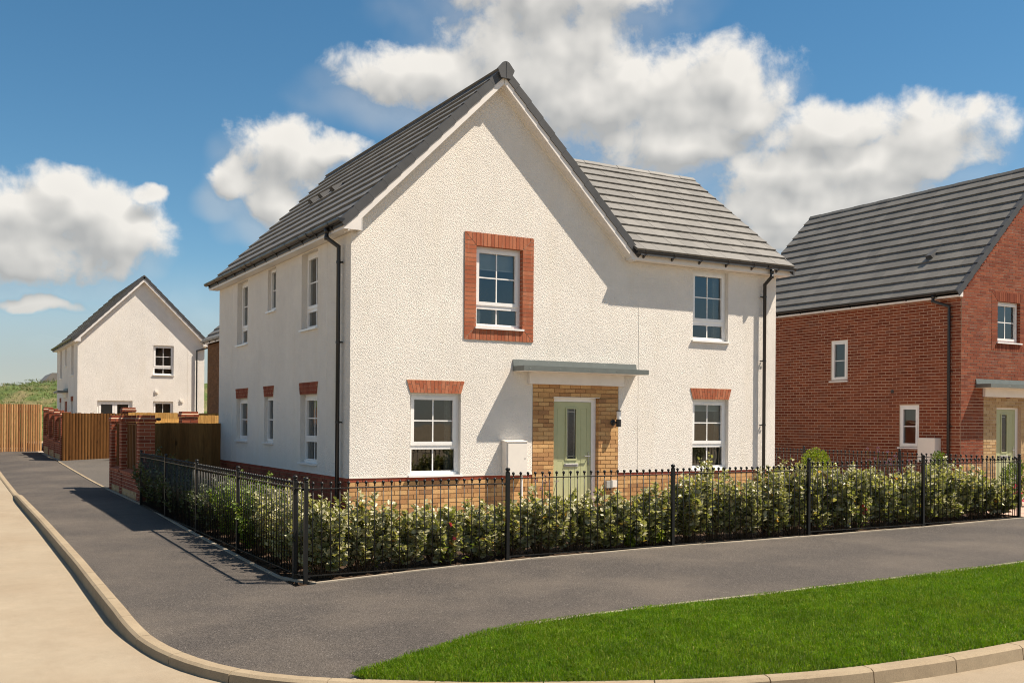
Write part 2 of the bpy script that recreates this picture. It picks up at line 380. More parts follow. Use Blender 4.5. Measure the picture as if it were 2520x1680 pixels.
M = {}
M['harl'] = harl('cream_roughcast', (0.785, 0.742, 0.68))
M['harl_far'] = harl('white_roughcast', (0.77, 0.735, 0.685))
M['red'] = brickmat('red_brick', [(0, (0.19, 0.045, 0.022)), (0.5, (0.24, 0.060, 0.030)), (1, (0.30, 0.088, 0.044))])
M['redw'] = brickmat('red_brick_weathered', [(0, (0.150, 0.036, 0.017)), (0.45, (0.205, 0.053, 0.025)), (0.8, (0.245, 0.072, 0.034)), (1, (0.18, 0.062, 0.040))])
M['redp'] = brickmat('bright_red_brick', [(0, (0.32, 0.092, 0.045)), (0.6, (0.38, 0.122, 0.060)), (1, (0.43, 0.158, 0.083))], streak=(0.44, 0.22, 0.14, 1))
M['dpc'] = brickmat('dark_red_brick', [(0, (0.26, 0.055, 0.03)), (1, (0.33, 0.075, 0.04))])
M['buff'] = brickmat('buff_brick', [(0, (0.36, 0.185, 0.080)), (0.35, (0.52, 0.30, 0.125)), (0.7, (0.57, 0.35, 0.155)), (0.88, (0.45, 0.235, 0.10)), (1, (0.30, 0.16, 0.075))], fine=0.2)
M['buff2'] = brickmat('yellow_brick', [(0, (0.36, 0.22, 0.10)), (0.5, (0.46, 0.31, 0.16)), (1, (0.50, 0.36, 0.20))], fine=0.2)
M['brown'] = brickmat('brown_brick', [(0, (0.15, 0.075, 0.035)), (1, (0.22, 0.11, 0.05))])
M['mortar'] = plain('mortar', (0.56, 0.45, 0.32), 0.95, var=0.1, scale=20)
M['mortar_b'] = plain('brown_mortar', (0.26, 0.155, 0.08), 0.95, var=0.1, scale=20)
M['mortar_r'] = plain('mortar_grey', (0.50, 0.36, 0.255), 0.95, var=0.1, scale=20)
M['upvc'] = plain('white_upvc', (0.80, 0.79, 0.77), 0.32, var=0.02)
M['fascia'] = plain('white_fascia_board', (0.74, 0.70, 0.66), 0.42, var=0.04)
M['black'] = plain('black_plastic', (0.018, 0.018, 0.019), 0.33, var=0.1)
M['verge'] = plain('dark_grey_verge', (0.050, 0.051, 0.053), 0.55, var=0.18, scale=4)
M['tile'] = tilemat('grey_roof_tile', (0.148, 0.142, 0.130))
M['tile_d'] = tilemat('dark_grey_roof_tile', (0.138, 0.131, 0.117))
M['glass'] = glassmat('window_glass')
M['door'] = plain('sage_green_door', (0.42, 0.44, 0.245), 0.42, var=0.04)
M['chrome'] = plain('brushed_steel', (0.55, 0.53, 0.5), 0.25, 1.0)
M['canopy'] = plain('grey_green_canopy', (0.125, 0.140, 0.130), 0.5, var=0.1)
M['meter'] = plain('cream_meter_box', (0.76, 0.71, 0.64), 0.45, var=0.03)
M['grey'] = plain('grey_plastic', (0.34, 0.34, 0.32), 0.5)
M['dglass'] = plain('dark_obscure_glass', (0.035, 0.04, 0.045), 0.12, var=0.3, scale=30)
M['room'] = plain('interior_plaster', (0.40, 0.35, 0.30), 0.9)
M['floor'] = plain('interior_carpet', (0.14, 0.11, 0.09), 0.95)
M['curtain'] = plain('curtain_linen', (0.42, 0.39, 0.34), 0.9, var=0.15, scale=25)
M['blind'] = plain('roman_blind', (0.55, 0.56, 0.54), 0.9, var=0.05)
M['vase'] = plain('white_vase', (0.72, 0.74, 0.70), 0.3)
M['straw'] = plain('straw_lampshade', (0.50, 0.36, 0.13), 0.8, var=0.2, scale=30)
M['orange'] = plain('orange_globe', (0.65, 0.26, 0.05), 0.4)
M['iron'] = plain('black_painted_iron', (0.010, 0.0095, 0.009), 0.42, var=0.15, scale=9, spec=0.35)
M['pave'] = asphalt('grey_asphalt', (0.062, 0.054, 0.048), amt=0.36)
M['drive'] = asphalt('drive_asphalt', (0.085, 0.077, 0.068), amt=0.25)
def road_mat():
    m = sandy('dusty_road', (0.262, 0.210, 0.148), (0.300, 0.252, 0.185)); g = G(m.node_tree); b = [n for n in m.node_tree.nodes if n.type == 'BSDF_PRINCIPLED'][0]
    src = b.inputs['Base Color'].links[0].from_socket; P = objpos(g)
    n = g.noise(g.vm('MULTIPLY', P, (2.4, 0.5, 1.0)), 1.3, 6.0, 0.68); n2 = g.noise(P, 26.0, 3.0, 0.7); n3 = g.noise(P, 0.8, 5.0, 0.7)
    c = g.mix(g.mr(n.outputs[0], 0.50, 0.75, 0, 0.28), src, (0.21, 0.160, 0.108, 1)); c = g.mix(g.mr(n3.outputs[0], 0.52, 0.75, 0, 0.3), c, (0.32, 0.275, 0.21, 1))
    c = g.mix(g.mr(n2.outputs[0], 0.70, 0.76, 0, 0.6), c, (0.13, 0.10, 0.07, 1)); g.l(c, b.inputs['Base Color']); return m
M['road'] = road_mat()
M['kerb'] = sandy('concrete_kerb', (0.25, 0.195, 0.13), (0.31, 0.25, 0.17), sc=3.0, bd=0.002)
M['edge'] = sandy('concrete_edging', (0.26, 0.225, 0.175), (0.36, 0.315, 0.25), sc=3.0, bd=0.002)
M['soil'] = sandy('dark_soil', (0.034, 0.022, 0.014), (0.075, 0.046, 0.028), sc=4.0, bd=0.03)
M['gravel'] = sandy('grey_gravel', (0.22, 0.19, 0.16), (0.40, 0.35, 0.29), sc=8.0, bd=0.02)
M['slab'] = sandy('pink_paving', (0.42, 0.28, 0.22), (0.50, 0.35, 0.27), sc=4.0, bd=0.002)
M['field'] = sandy('rough_ground', (0.30, 0.22, 0.135), (0.36, 0.285, 0.19), sc=0.3, bd=0.05)  # made pale and sandy to bounce warm light onto the shaded walls
M['turf'] = sandy('turf', (0.030, 0.055, 0.008), (0.060, 0.085, 0.014), sc=4.0, bd=0.02)
M['fence'] = wood('treated_pine', [(0, (0.105, 0.042, 0.010)), (0.5, (0.138, 0.058, 0.015)), (1, (0.17, 0.076, 0.021))])
M['fence_m'] = wood('brown_pine', [(0, (0.17, 0.078, 0.022)), (0.5, (0.215, 0.105, 0.032)), (1, (0.27, 0.14, 0.045))])
M['fence_l'] = wood('pale_pine', [(0, (0.24, 0.105, 0.040)), (0.5, (0.40, 0.205, 0.085)), (1, (0.54, 0.32, 0.145))])
M['fence_y'] = wood('new_yellow_pine', [(0, (0.46, 0.245, 0.068)), (1, (0.56, 0.32, 0.10))])
M['bark'] = plain('brown_stem', (0.11, 0.065, 0.032), 0.9, var=0.3, scale=30)
M['leaf'] = leafmat('elaeagnus_leaf', [(0, (0.105, 0.122, 0.040)), (0.35, (0.195, 0.205, 0.078)), (0.65, (0.305, 0.295, 0.138)), (0.92, (0.44, 0.41, 0.225)), (0.98, (0.47, 0.39, 0.16)), (1, (0.50, 0.22, 0.05))], (0.46, 0.43, 0.28), trans=0.32, rough=0.38)
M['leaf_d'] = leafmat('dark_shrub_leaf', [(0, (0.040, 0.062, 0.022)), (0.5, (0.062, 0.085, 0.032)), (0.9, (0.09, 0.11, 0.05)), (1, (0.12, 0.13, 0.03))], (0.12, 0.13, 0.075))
M['leaf_g'] = leafmat('fresh_green_leaf', [(0, (0.075, 0.13, 0.018)), (0.6, (0.13, 0.185, 0.028)), (1, (0.23, 0.24, 0.04))], None)
M['leaf_y'] = leafmat('lime_leaf', [(0, (0.13, 0.19, 0.012)), (0.6, (0.22, 0.27, 0.02)), (1, (0.32, 0.33, 0.04))], None)
M['phorm'] = leafmat('bronze_strap_leaf', [(0, (0.16, 0.085, 0.045)), (1, (0.30, 0.19, 0.11))], None, 0.2)
M['purple'] = leafmat('purple_flower', [(0, (0.16, 0.07, 0.28)), (1, (0.26, 0.12, 0.36))], None, 0.3)
M['pink'] = leafmat('pink_flower', [(0, (0.60, 0.04, 0.09)), (1, (0.65, 0.08, 0.26))], None, 0.3)
M['grass'] = leafmat('lawn_grass', [(0, (0.052, 0.122, 0.002)), (0.5, (0.092, 0.180, 0.003)), (0.85, (0.132, 0.220, 0.006)), (1, (0.24, 0.24, 0.05))], None, 0.38, 0.6, 0.15, 0.2)
M['hill'] = None
# ---------------------------------------------------------------- ground heights (gentle fall towards the junction)
_zfx = [-60, -2.34, -.7, .26, 2.9, 5.5, 7.9, 10.55, 40, 400]; _zfz = [-.3, 0, .076, .106, .139, .151, .17, .211, .5, 1.0]
_zlx = [-400, -60, -8, -4.6, -2.75, .84, 4.3, 7, 11, 15, 21.7, 28, 60, 400]; _zlz = [-.5, -.2, -.03, 0, .011, .05, .085, .095, .12, .2, .37, .44, .5, .5]
def hz(x, y): return float(np.interp(x, _zfx, _zfz) + np.interp(y, _zlx, _zlz))
def gp(x, y, dz=0.0): return Vector((x, y, hz(x, y) + dz))

def resample(pts, n):
    P = [np.array(p, float) for p in pts]; d = [0.0]
    for a, b in zip(P, P[1:]): d.append(d[-1] + np.linalg.norm(b - a))
    t = np.linspace(0, d[-1], n); A = np.array(P)
    return np.stack([np.interp(t, d, A[:, k]) for k in range(A.shape[1])], 1)
def loft(name, A, B, mat, nacross, dzA=0.0, dzB=0.0, kind='structure', label=None):
    """sheet between two plan curves with the same number of points, draped on the ground"""
    n = len(A); v = []; f = []
    for i in range(n):
        for j in range(nacross + 1):
            t = j / nacross; p = A[i] * (1 - t) + B[i] * t
            v.append((p[0], p[1], hz(p[0], p[1]) + dzA * (1 - t) + dzB * t))
    for i in range(n - 1):
        for j in range(nacross):
            a = i * (nacross + 1) + j; f.append((a, a + 1, a + nacross + 2, a + nacross + 1))
    me = bpy.data.meshes.new(name); me.from_pydata(v, [], f); me.materials.append(mat); me.update()
    ar = me.polygons[0].normal.z
    if ar < 0: me.flip_normals()
    o = link(name, me, None, kind)
    return o

# wide ground sheet under everything, out to the horizon
def ground_sheet():
    xs = np.unique(np.concatenate([np.linspace(-600, -40, 15), np.linspace(-40, 60, 51), np.linspace(60, 600, 13)]))
    ys = np.unique(np.concatenate([np.linspace(-600, -40, 15), np.linspace(-40, 80, 61), np.linspace(80, 900, 15)]))
    v = [(x, y, hz(x, y) - 0.30) for x in xs for y in ys]; ny = len(ys)
    f = [(i * ny + j, (i + 1) * ny + j, (i + 1) * ny + j + 1, i * ny + j + 1) for i in range(len(xs) - 1) for j in range(ny - 1)]
    me = bpy.data.meshes.new('ground'); me.from_pydata(v, [], f); me.materials.append(M['field']); me.update()
    link('ground', me, None, 'structure')
ground_sheet()

# kerb line: back edge of the kerb, from the far end of the side road round the corner and along the front road
KB = [(-4.08, 34.0), (-4.09, 20.2), (-4.09, 10.2), (-4.095, 3.0), (-4.105, -1.7), (-4.14, -4.4)]
# corner curve through the measured points
cornerpts = [(-4.14, -4.4), (-4.15, -5.3), (-4.13, -6.0), (-4.06, -6.7), (-3.89, -7.34), (-3.59, -7.93), (-3.10, -8.28), (-2.62, -8.66), (-2.0, -9.14), (-1.03, -9.84), (-0.38, -10.12), (0.22, -10.25), (0.95, -10.30), (2.2, -10.30)]
def smooth_curve(pts, n):
    P = np.array(pts); d = np.concatenate([[0], np.cumsum(np.linalg.norm(np.diff(P, axis=0), axis=1))])
    t = np.linspace(0, d[-1], n); out = np.stack([np.interp(t, d, P[:, k]) for k in range(2)], 1)
    for _ in range(8): out[1:-1] = (out[:-2] + 2 * out[1:-1] + out[2:]) / 4
    return out
cc = smooth_curve(cornerpts, 60)
KPATH = np.concatenate([np.array(KB[:-1]), cc, np.array([(6.0, -10.22), (14.0, -10.0), (40.0, -9.4)])])
_kd = np.concatenate([[0], np.cumsum(np.linalg.norm(np.diff(KPATH, axis=0), axis=1))])
KLEN = _kd[-1]
def kpos(s): return np.array([np.interp(s, _kd, KPATH[:, 0]), np.interp(s, _kd, KPATH[:, 1])])
def kdir(s):
    a = kpos(max(0, s - .05)); b = kpos(min(KLEN, s + .05)); d = b - a; return d / np.linalg.norm(d)
def s_at(x, y): return float(_kd[np.argmin((KPATH[:, 0] - x) ** 2 + (KPATH[:, 1] - y) ** 2)])
S_DROPFAR = 34.0 - 10.3; S_TIP = s_at(-3.10, -8.28); S_COR = s_at(-4.13, -6.0)
def upstand(s):      # kerb face height: lowered at the drive, full height on the straight, low round the corner
    return float(np.interp(s, [0, S_DROPFAR - .05, S_DROPFAR + .85, S_COR - .9, S_COR + .2, S_TIP, S_TIP + 3, KLEN], [.03, .03, .13, .135, .085, .085, .11, .11]))
def ktop(s):         # height of the kerb top over the draped ground
    return float(np.interp(s, [0, S_DROPFAR - .05, S_DROPFAR + .85, S_COR - .9, S_COR + .2, S_TIP, S_TIP + 3, KLEN], [-.06, -.06, .0, .0, -.045, -.045, 0.0, 0.0]))

KW = 0.125
kerb_root = bpy.data.objects.new('kerb', None); C.objects.link(kerb_root); ROOT[kerb_root] = Vector((0, 0, 0)); kerb_root['kind'] = 'structure'
def kerb_stone(s0, s1):
    m = MB(); prof = []
    nseg = 3; rows = []
    for i in range(nseg + 1):
        s = s0 + (s1 - s0) * i / nseg; p = kpos(s); d = kdir(s); nrm = np.array([d[1], -d[0]])   # towards the road: right of travel
        zt = hz(p[0], p[1]) + ktop(s); us = upstand(s)
        jt = random.uniform(-.001, .001)
        def q(c, z): return (p[0] + nrm[0] * c, p[1] + nrm[1] * c, z)
        rows.append([q(0, zt - .28), q(0, zt), q(KW - .035, zt + jt), q(KW - .008, zt - .018), q(KW + .008, zt - us - .05), q(KW + .008, zt - us - .2)])
    k = len(rows[0])
    for r in rows: m.v += r
    for i in range(nseg):
        for j in range(k - 1): a = i * k + j; m.f.append((a, a + k, a + k + 1, a + 1)); m.mi.append(0)
    m.f.append(tuple(range(k))); m.f.append(tuple(range(nseg * k + k - 1, nseg * k - 1, -1))); m.mi += [0, 0]
    return m.build('kerb_stone', M['kerb'], kerb_root)
s = 0.0
while s < KLEN - .5 and s < s_at(14, -10) + 3:
    L = .915 if not (S_COR - 1 < s < S_TIP + 6) else .78
    kerb_stone(s + .004, s + L - .004); s += L
# the road itself: from the kerb outwards
kn = 150; ks = np.concatenate([np.linspace(0, S_COR - 2, 40), np.linspace(S_COR - 1.9, S_TIP + 7, 90), np.linspace(S_TIP + 7.5, KLEN, 20)])
A = []; B = []
for s in ks:
    p = kpos(s); d = kdir(s); nr = np.array([d[1], -d[0]]); A.append(p + nr * .12)
    fr_ = np.interp(s, [S_COR - 2, S_TIP + 6], [0, 1]); tgt = p + np.array([-11.0, 0]) * (1 - fr_) + np.array([0, -14.0]) * fr_ + np.array([-11.0, -14.0]) * (math.sin(fr_ * math.pi) * .55)
    B.append(tgt)
A = np.array(A); B = np.array(B)
def road_sheet():
    v = []; f = []; na = 10
    for i, s in enumerate(ks):
        zt = hz(*kpos(s)) + ktop(s) - upstand(s)
        for j in range(na + 1):
            t = (j / na) ** 1.6; p = A[i] * (1 - t) + B[i] * t; w = min(1, t * 3)
            v.append((p[0], p[1], zt * (1 - w) + (hz(p[0], p[1]) - .14) * w))
    for i in range(len(ks) - 1):
        for j in range(na): a = i * (na + 1) + j; f.append((a, a + na + 1, a + na + 2, a + 1))
    me = bpy.data.meshes.new('road'); me.from_pydata(v, [], f); me.materials.append(M['road']); me.update()
    if me.polygons[0].normal.z < 0: me.flip_normals()
    link('road', me, None, 'structure')
road_sheet()
# verge and ground across the road, behind the photographer
# ---------------------------------------------------------------- pavement
EDGE_L = [(-2.22, 34.0), (-2.25, 21.0), (-2.225, 11.9), (-2.21, 5.1), (-2.31, .97), (-2.34, -2.75), (-2.345, -4.61)]
EDGE_F = [(-2.345, -4.61), (-.68, -4.615), (.26, -4.613), (2.9, -4.612), (5.5, -4.612), (10.56, -4.61), (40, -4.61)]
GRASS_E = [(-3.10, -8.28), (-2.95, -8.22), (-2.27, -7.885), (-1.75, -7.68), (-1.28, -7.60), (-.43, -7.68), (1.26, -7.76), (3.4, -7.745), (5.9, -7.64), (12, -7.4), (40, -6.6)]
sA = np.concatenate([np.linspace(0, S_COR - 1.5, 45), np.linspace(S_COR - 1.4, S_TIP, 30)])
outerL = np.array([kpos(s) for s in sA]); innerL = resample(EDGE_L, len(sA) - 22)
# the last outer points fan out of the plot corner
innerL = np.concatenate([innerL, np.repeat(innerL[-1:], 22, 0)])
def pave_sheet():
    v = []; f = []; na = 14
    cols = []
    for i in range(len(sA)):
        cols.append((innerL[i], outerL[i], 0.0, ktop(sA[i])))
    gE = resample(GRASS_E, 60); eF = resample(EDGE_F, 60)
    for i in range(1, 60): cols.append((eF[i], gE[i], 0.0, -.045 * max(0, 1 - i / 3)))
    for a, b, da, db in cols:
        for j in range(na + 1):
            t = j / na; p = a * (1 - t) + b * t
            v.append((p[0], p[1], hz(p[0], p[1]) + da * (1 - t) ** 2 + db * max(0, (t - .55) / .45) ** 1.5 - .003))
    for i in range(len(cols) - 1):
        for j in range(na): k = i * (na + 1) + j; f.append((k, k + 1, k + na + 2, k + na + 1))
    me = bpy.data.meshes.new('pavement'); me.from_pydata(v, [], f); me.materials.append(M['pave']); me.update()
    if me.polygons[0].normal.z < 0: me.flip_normals()
    link('pavement', me, None, 'structure')
pave_sheet()

# concrete edging strips
def edging(name, pts, wd, hh, mat, step=.915, left=True, dip=0.0):
    root = bpy.data.objects.new(name, None); C.objects.link(root); ROOT[root] = Vector((0, 0, 0)); root['kind'] = 'structure'
    P = np.array(pts, float); d = np.concatenate([[0], np.cumsum(np.linalg.norm(np.diff(P, axis=0), axis=1))]); s = 0
    def at(s): return np.array([np.interp(s, d, P[:, 0]), np.interp(s, d, P[:, 1])])
    while s < d[-1] - .05:
        e = min(s + step - .006, d[-1]); a, b = at(s), at(e); t = (b - a) / max(1e-6, np.linalg.norm(b - a)); nr = np.array([-t[1], t[0]]) * (wd if left else -wd)
        za, zb = hz(*a) + hh - dip * max(0, 1 - s / 2.0) + random.uniform(-.003, .003), hz(*b) + hh - dip * max(0, 1 - e / 2.0) + random.uniform(-.003, .003); m = MB()
        pts8 = [(a[0], a[1], za - .15), (b[0], b[1], zb - .15), (b[0] + nr[0], b[1] + nr[1], zb - .15), (a[0] + nr[0], a[1] + nr[1], za - .15)]
        m.hexa(pts8 + [(q[0], q[1], (za if k in (0, 3) else zb)) for k, q in enumerate(pts8)])
        if not left: m.f = [tuple(reversed(q)) for q in m.f]
        m.build('edging_stone', mat, root); s += step
    return root
edging('bed_edging', [(-2.21, 10.7), (-2.21, 5.1), (-2.31, .97), (-2.34, -2.75), (-2.345, -4.61), (-.68, -4.615), (5.5, -4.612), (10.75, -4.61), (16, -4.61)], .05, .012, M['edge'])
edging('drive_edging', [(-2.25, 21.2), (-2.225, 11.9), (-2.215, 10.75)], .06, .012, M['kerb'])
edging('verge_edging', GRASS_E[:9] + [(10, -7.48)], .05, .014, M['edge'], left=False, dip=.056)

# planting beds and plot ground behind the railings, the drive, the neighbour's path
def poly_sheet(name, x0, x1, y0, y1, dz, mat, nx=24, ny=24, rough=0.0):
    xs = np.linspace(x0, x1, nx + 1); ys = np.linspace(y0, y1, ny + 1)
    v = [(x, y, hz(x, y) + dz + (random.uniform(-rough, rough))) for x in xs for y in ys]
    f = [(i * (ny + 1) + j, (i + 1) * (ny + 1) + j, (i + 1) * (ny + 1) + j + 1, i * (ny + 1) + j + 1) for i in range(nx) for j in range(ny)]
    me = bpy.data.meshes.new(name); me.from_pydata(v, [], f); me.materials.append(mat); me.update()
    return link(name, me, None, 'structure')
poly_sheet('planting_bed', -2.29, 10.72, -4.56, -3.2, -.02, M['soil'], 260, 27, .014)
poly_sheet('planting_bed', -2.29, -.9, -3.2, 6.6, -.022, M['soil'], 28, 196, .014)
poly_sheet('garden_ground', -.9, 14.9, -3.2, 10.0, -.03, M['gravel'], 30, 26, .004)
poly_sheet('wall_gravel', -2.2, -.9, 6.6, 10.75, -.03, M['gravel'], 20, 60, .01)
poly_sheet('drive', -2.2, 12.0, 10.75, 21.6, -.004, M['drive'], 20, 20)
poly_sheet('wall_gravel', -2.2, -1.5, 21.6, 30.2, -.01, M['gravel'], 10, 60, .01)
poly_sheet('neighbour_path', 10.76, 14.0, -4.55, 2.0, .004, M['slab'], 8, 8)
poly_sheet('garden_ground', -1.5, 30.0, 21.6, 60.0, -.03, M['field'], 10, 12)

# grass verge: turf base draped between the edging and the kerb, and blades on it
gU = resample(GRASS_E[:9] + [(10, -7.48)], 60)
skg = np.linspace(S_TIP + .05, s_at(6, -10.22) + 4.0, 60); gK = np.array([kpos(s) for s in skg])
def verge_z(p, t):
    kt = float(np.interp(np.linalg.norm(p - gU[0]), [0, 3.2], [-.045, 0]))
    return hz(p[0], p[1]) + kt * t - .006 + .05 * math.sin(math.pi * t) * min(1, np.linalg.norm(p - gU[0]) / 2.5)
def verge():
    v = []; f = []; na = 14
    for i in range(60):
        for j in range(na + 1):
            t = j / na; p = gU[i] * (1 - t) + gK[i] * t; v.append((p[0], p[1], verge_z(p, t)))
    for i in range(59):
        for j in range(na): k = i * (na + 1) + j; f.append((k, k + 1, k + na + 2, k + na + 1))
    me = bpy.data.meshes.new('grass_verge'); me.from_pydata(v, [], f); me.materials.append(M['turf']); me.update()
    if me.polygons[0].normal.z < 0: me.flip_normals()
    link('grass_verge', me, None, 'structure')
verge()
def blades(n=260000):
    rng = np.random.default_rng(3)
    u = rng.random(n * 2); t = rng.random(n * 2)
    ii = u * 59; i0 = np.minimum(ii.astype(int), 58); w = ii - i0
    def sel(arr): return arr[i0] * (1 - w)[:, None] + arr[i0 + 1] * w[:, None]
    a, b = sel(gU), sel(gK); p = a * (1 - t)[:, None] + b * t[:, None]
    width = np.linalg.norm(b - a, axis=1)
    # equal density on the ground, thinning with distance from where the photograph was taken
    dist = np.linalg.norm(p - np.array(CAM[:2]), axis=1)
    keep = rng.random(n * 2) < np.clip(width / 2.7, 0, 1) * np.clip((9.0 / dist) ** 1.2, 0.1, 1)
    p, t = p[keep][:n], t[keep][:n]; N = len(p)
    z = np.array([verge_z(q, tt) for q, tt in zip(p, t)])
    gx = np.random.default_rng(4).random((64, 64)); fx, fy = (p[:, 0] * 3.3 + 40) % 63, (p[:, 1] * 3.9 + 60) % 63; ix, iy = fx.astype(int), fy.astype(int); wx, wy = fx - ix, fy - iy
    clump = (gx[ix, iy] * (1 - wx) + gx[ix + 1, iy] * wx) * (1 - wy) + (gx[ix, iy + 1] * (1 - wx) + gx[ix + 1, iy + 1] * wx) * wy
    H = rng.uniform(.022, .050, N) * (0.8 + .4 * clump); W = rng.uniform(.0014, .0032, N)
    th = rng.uniform(0, 2 * np.pi, N); lean = rng.uniform(.15, 1.25, N); la = rng.uniform(0, 2 * np.pi, N)
    dx, dy = np.cos(th) * W, np.sin(th) * W; lx, ly = np.cos(la) * lean * H, np.sin(la) * lean * H
    V = np.zeros((N, 5, 3))
    V[:, 0] = np.stack([p[:, 0] - dx, p[:, 1] - dy, z - .004], 1); V[:, 1] = np.stack([p[:, 0] + dx, p[:, 1] + dy, z - .004], 1)
    V[:, 2] = np.stack([p[:, 0] + dx * .8 + lx * .35, p[:, 1] + dy * .8 + ly * .35, z + H * .6], 1); V[:, 3] = np.stack([p[:, 0] - dx * .8 + lx * .35, p[:, 1] - dy * .8 + ly * .35, z + H * .6], 1)
    V[:, 4] = np.stack([p[:, 0] + lx, p[:, 1] + ly, z + H * (1 - .35 * lean)], 1)
    base = np.arange(N) * 5
    loops = np.stack([base, base + 1, base + 2, base + 3, base + 3, base + 2, base + 4], 1).reshape(-1)
    starts = np.stack([np.arange(N) * 7, np.arange(N) * 7 + 4], 1).reshape(-1); tot = np.tile([4, 3], N)
    me = mesh_np('grass_blades', V.reshape(-1, 3), loops, starts, tot, M['grass'])
    o = link('grass', me, None, 'stuff'); tag(o, 'short bright green lawn grass on the verge beside the kerb', 'grass')
def mesh_np(name, V, loops, starts, tot, mat):
    me = bpy.data.meshes.new(name); me.vertices.add(len(V)); me.vertices.foreach_set('co', V.astype(np.float32).ravel())
    me.loops.add(len(loops)); me.loops.foreach_set('vertex_index', loops.astype(np.int32))
    me.polygons.add(len(starts)); me.polygons.foreach_set('loop_start', starts.astype(np.int32))
    me.materials.append(mat); me.update(calc_edges=True); me.validate()
    return me
blades()
# ---------------------------------------------------------------- building components
def wall_panel(name, fr, w, z0, z1, holes, mat, parent, depth=.11, gable=None, reveal_mat=None):
    """wall face with real openings and reveals; holes (a0,a1,b0,b1); gable = polygon (a,b) added above"""
    m = MB(); As = sorted({0, w} | {h[0] for h in holes} | {h[1] for h in holes}); Bs = sorted({z0, z1} | {h[2] for h in holes} | {h[3] for h in holes})
    As = [a for a in As if 0 <= a <= w]; Bs = [b for b in Bs if z0 <= b <= z1]
    for i in range(len(As) - 1):
        for j in range(len(Bs) - 1):
            ca, cb = (As[i] + As[i + 1]) / 2, (Bs[j] + Bs[j + 1]) / 2
            if any(h[0] < ca < h[1] and h[2] < cb < h[3] for h in holes): continue
            m.face([fr.p(As[i], Bs[j], 0), fr.p(As[i + 1], Bs[j], 0), fr.p(As[i + 1], Bs[j + 1], 0), fr.p(As[i], Bs[j + 1], 0)])
    if gable: m.face([fr.p(a, b, 0) for a, b in gable])
    for h in holes:
        a0, a1, b0, b1 = h[:4]; d = -depth - .06; p = fr.p
        m.face([p(a0, b0, 0), p(a0, b1, 0), p(a0, b1, d), p(a0, b0, d)]); m.face([p(a1, b1, 0), p(a1, b0, 0), p(a1, b0, d), p(a1, b1, d)])
        if b0 > z0: m.face([p(a1, b0, 0), p(a0, b0, 0), p(a0, b0, d), p(a1, b0, d)])
        if b1 < z1 or True: m.face([p(a0, b1, 0), p(a1, b1, 0), p(a1, b1, d), p(a0, b1, d)])
    return m.build(name, mat, parent)

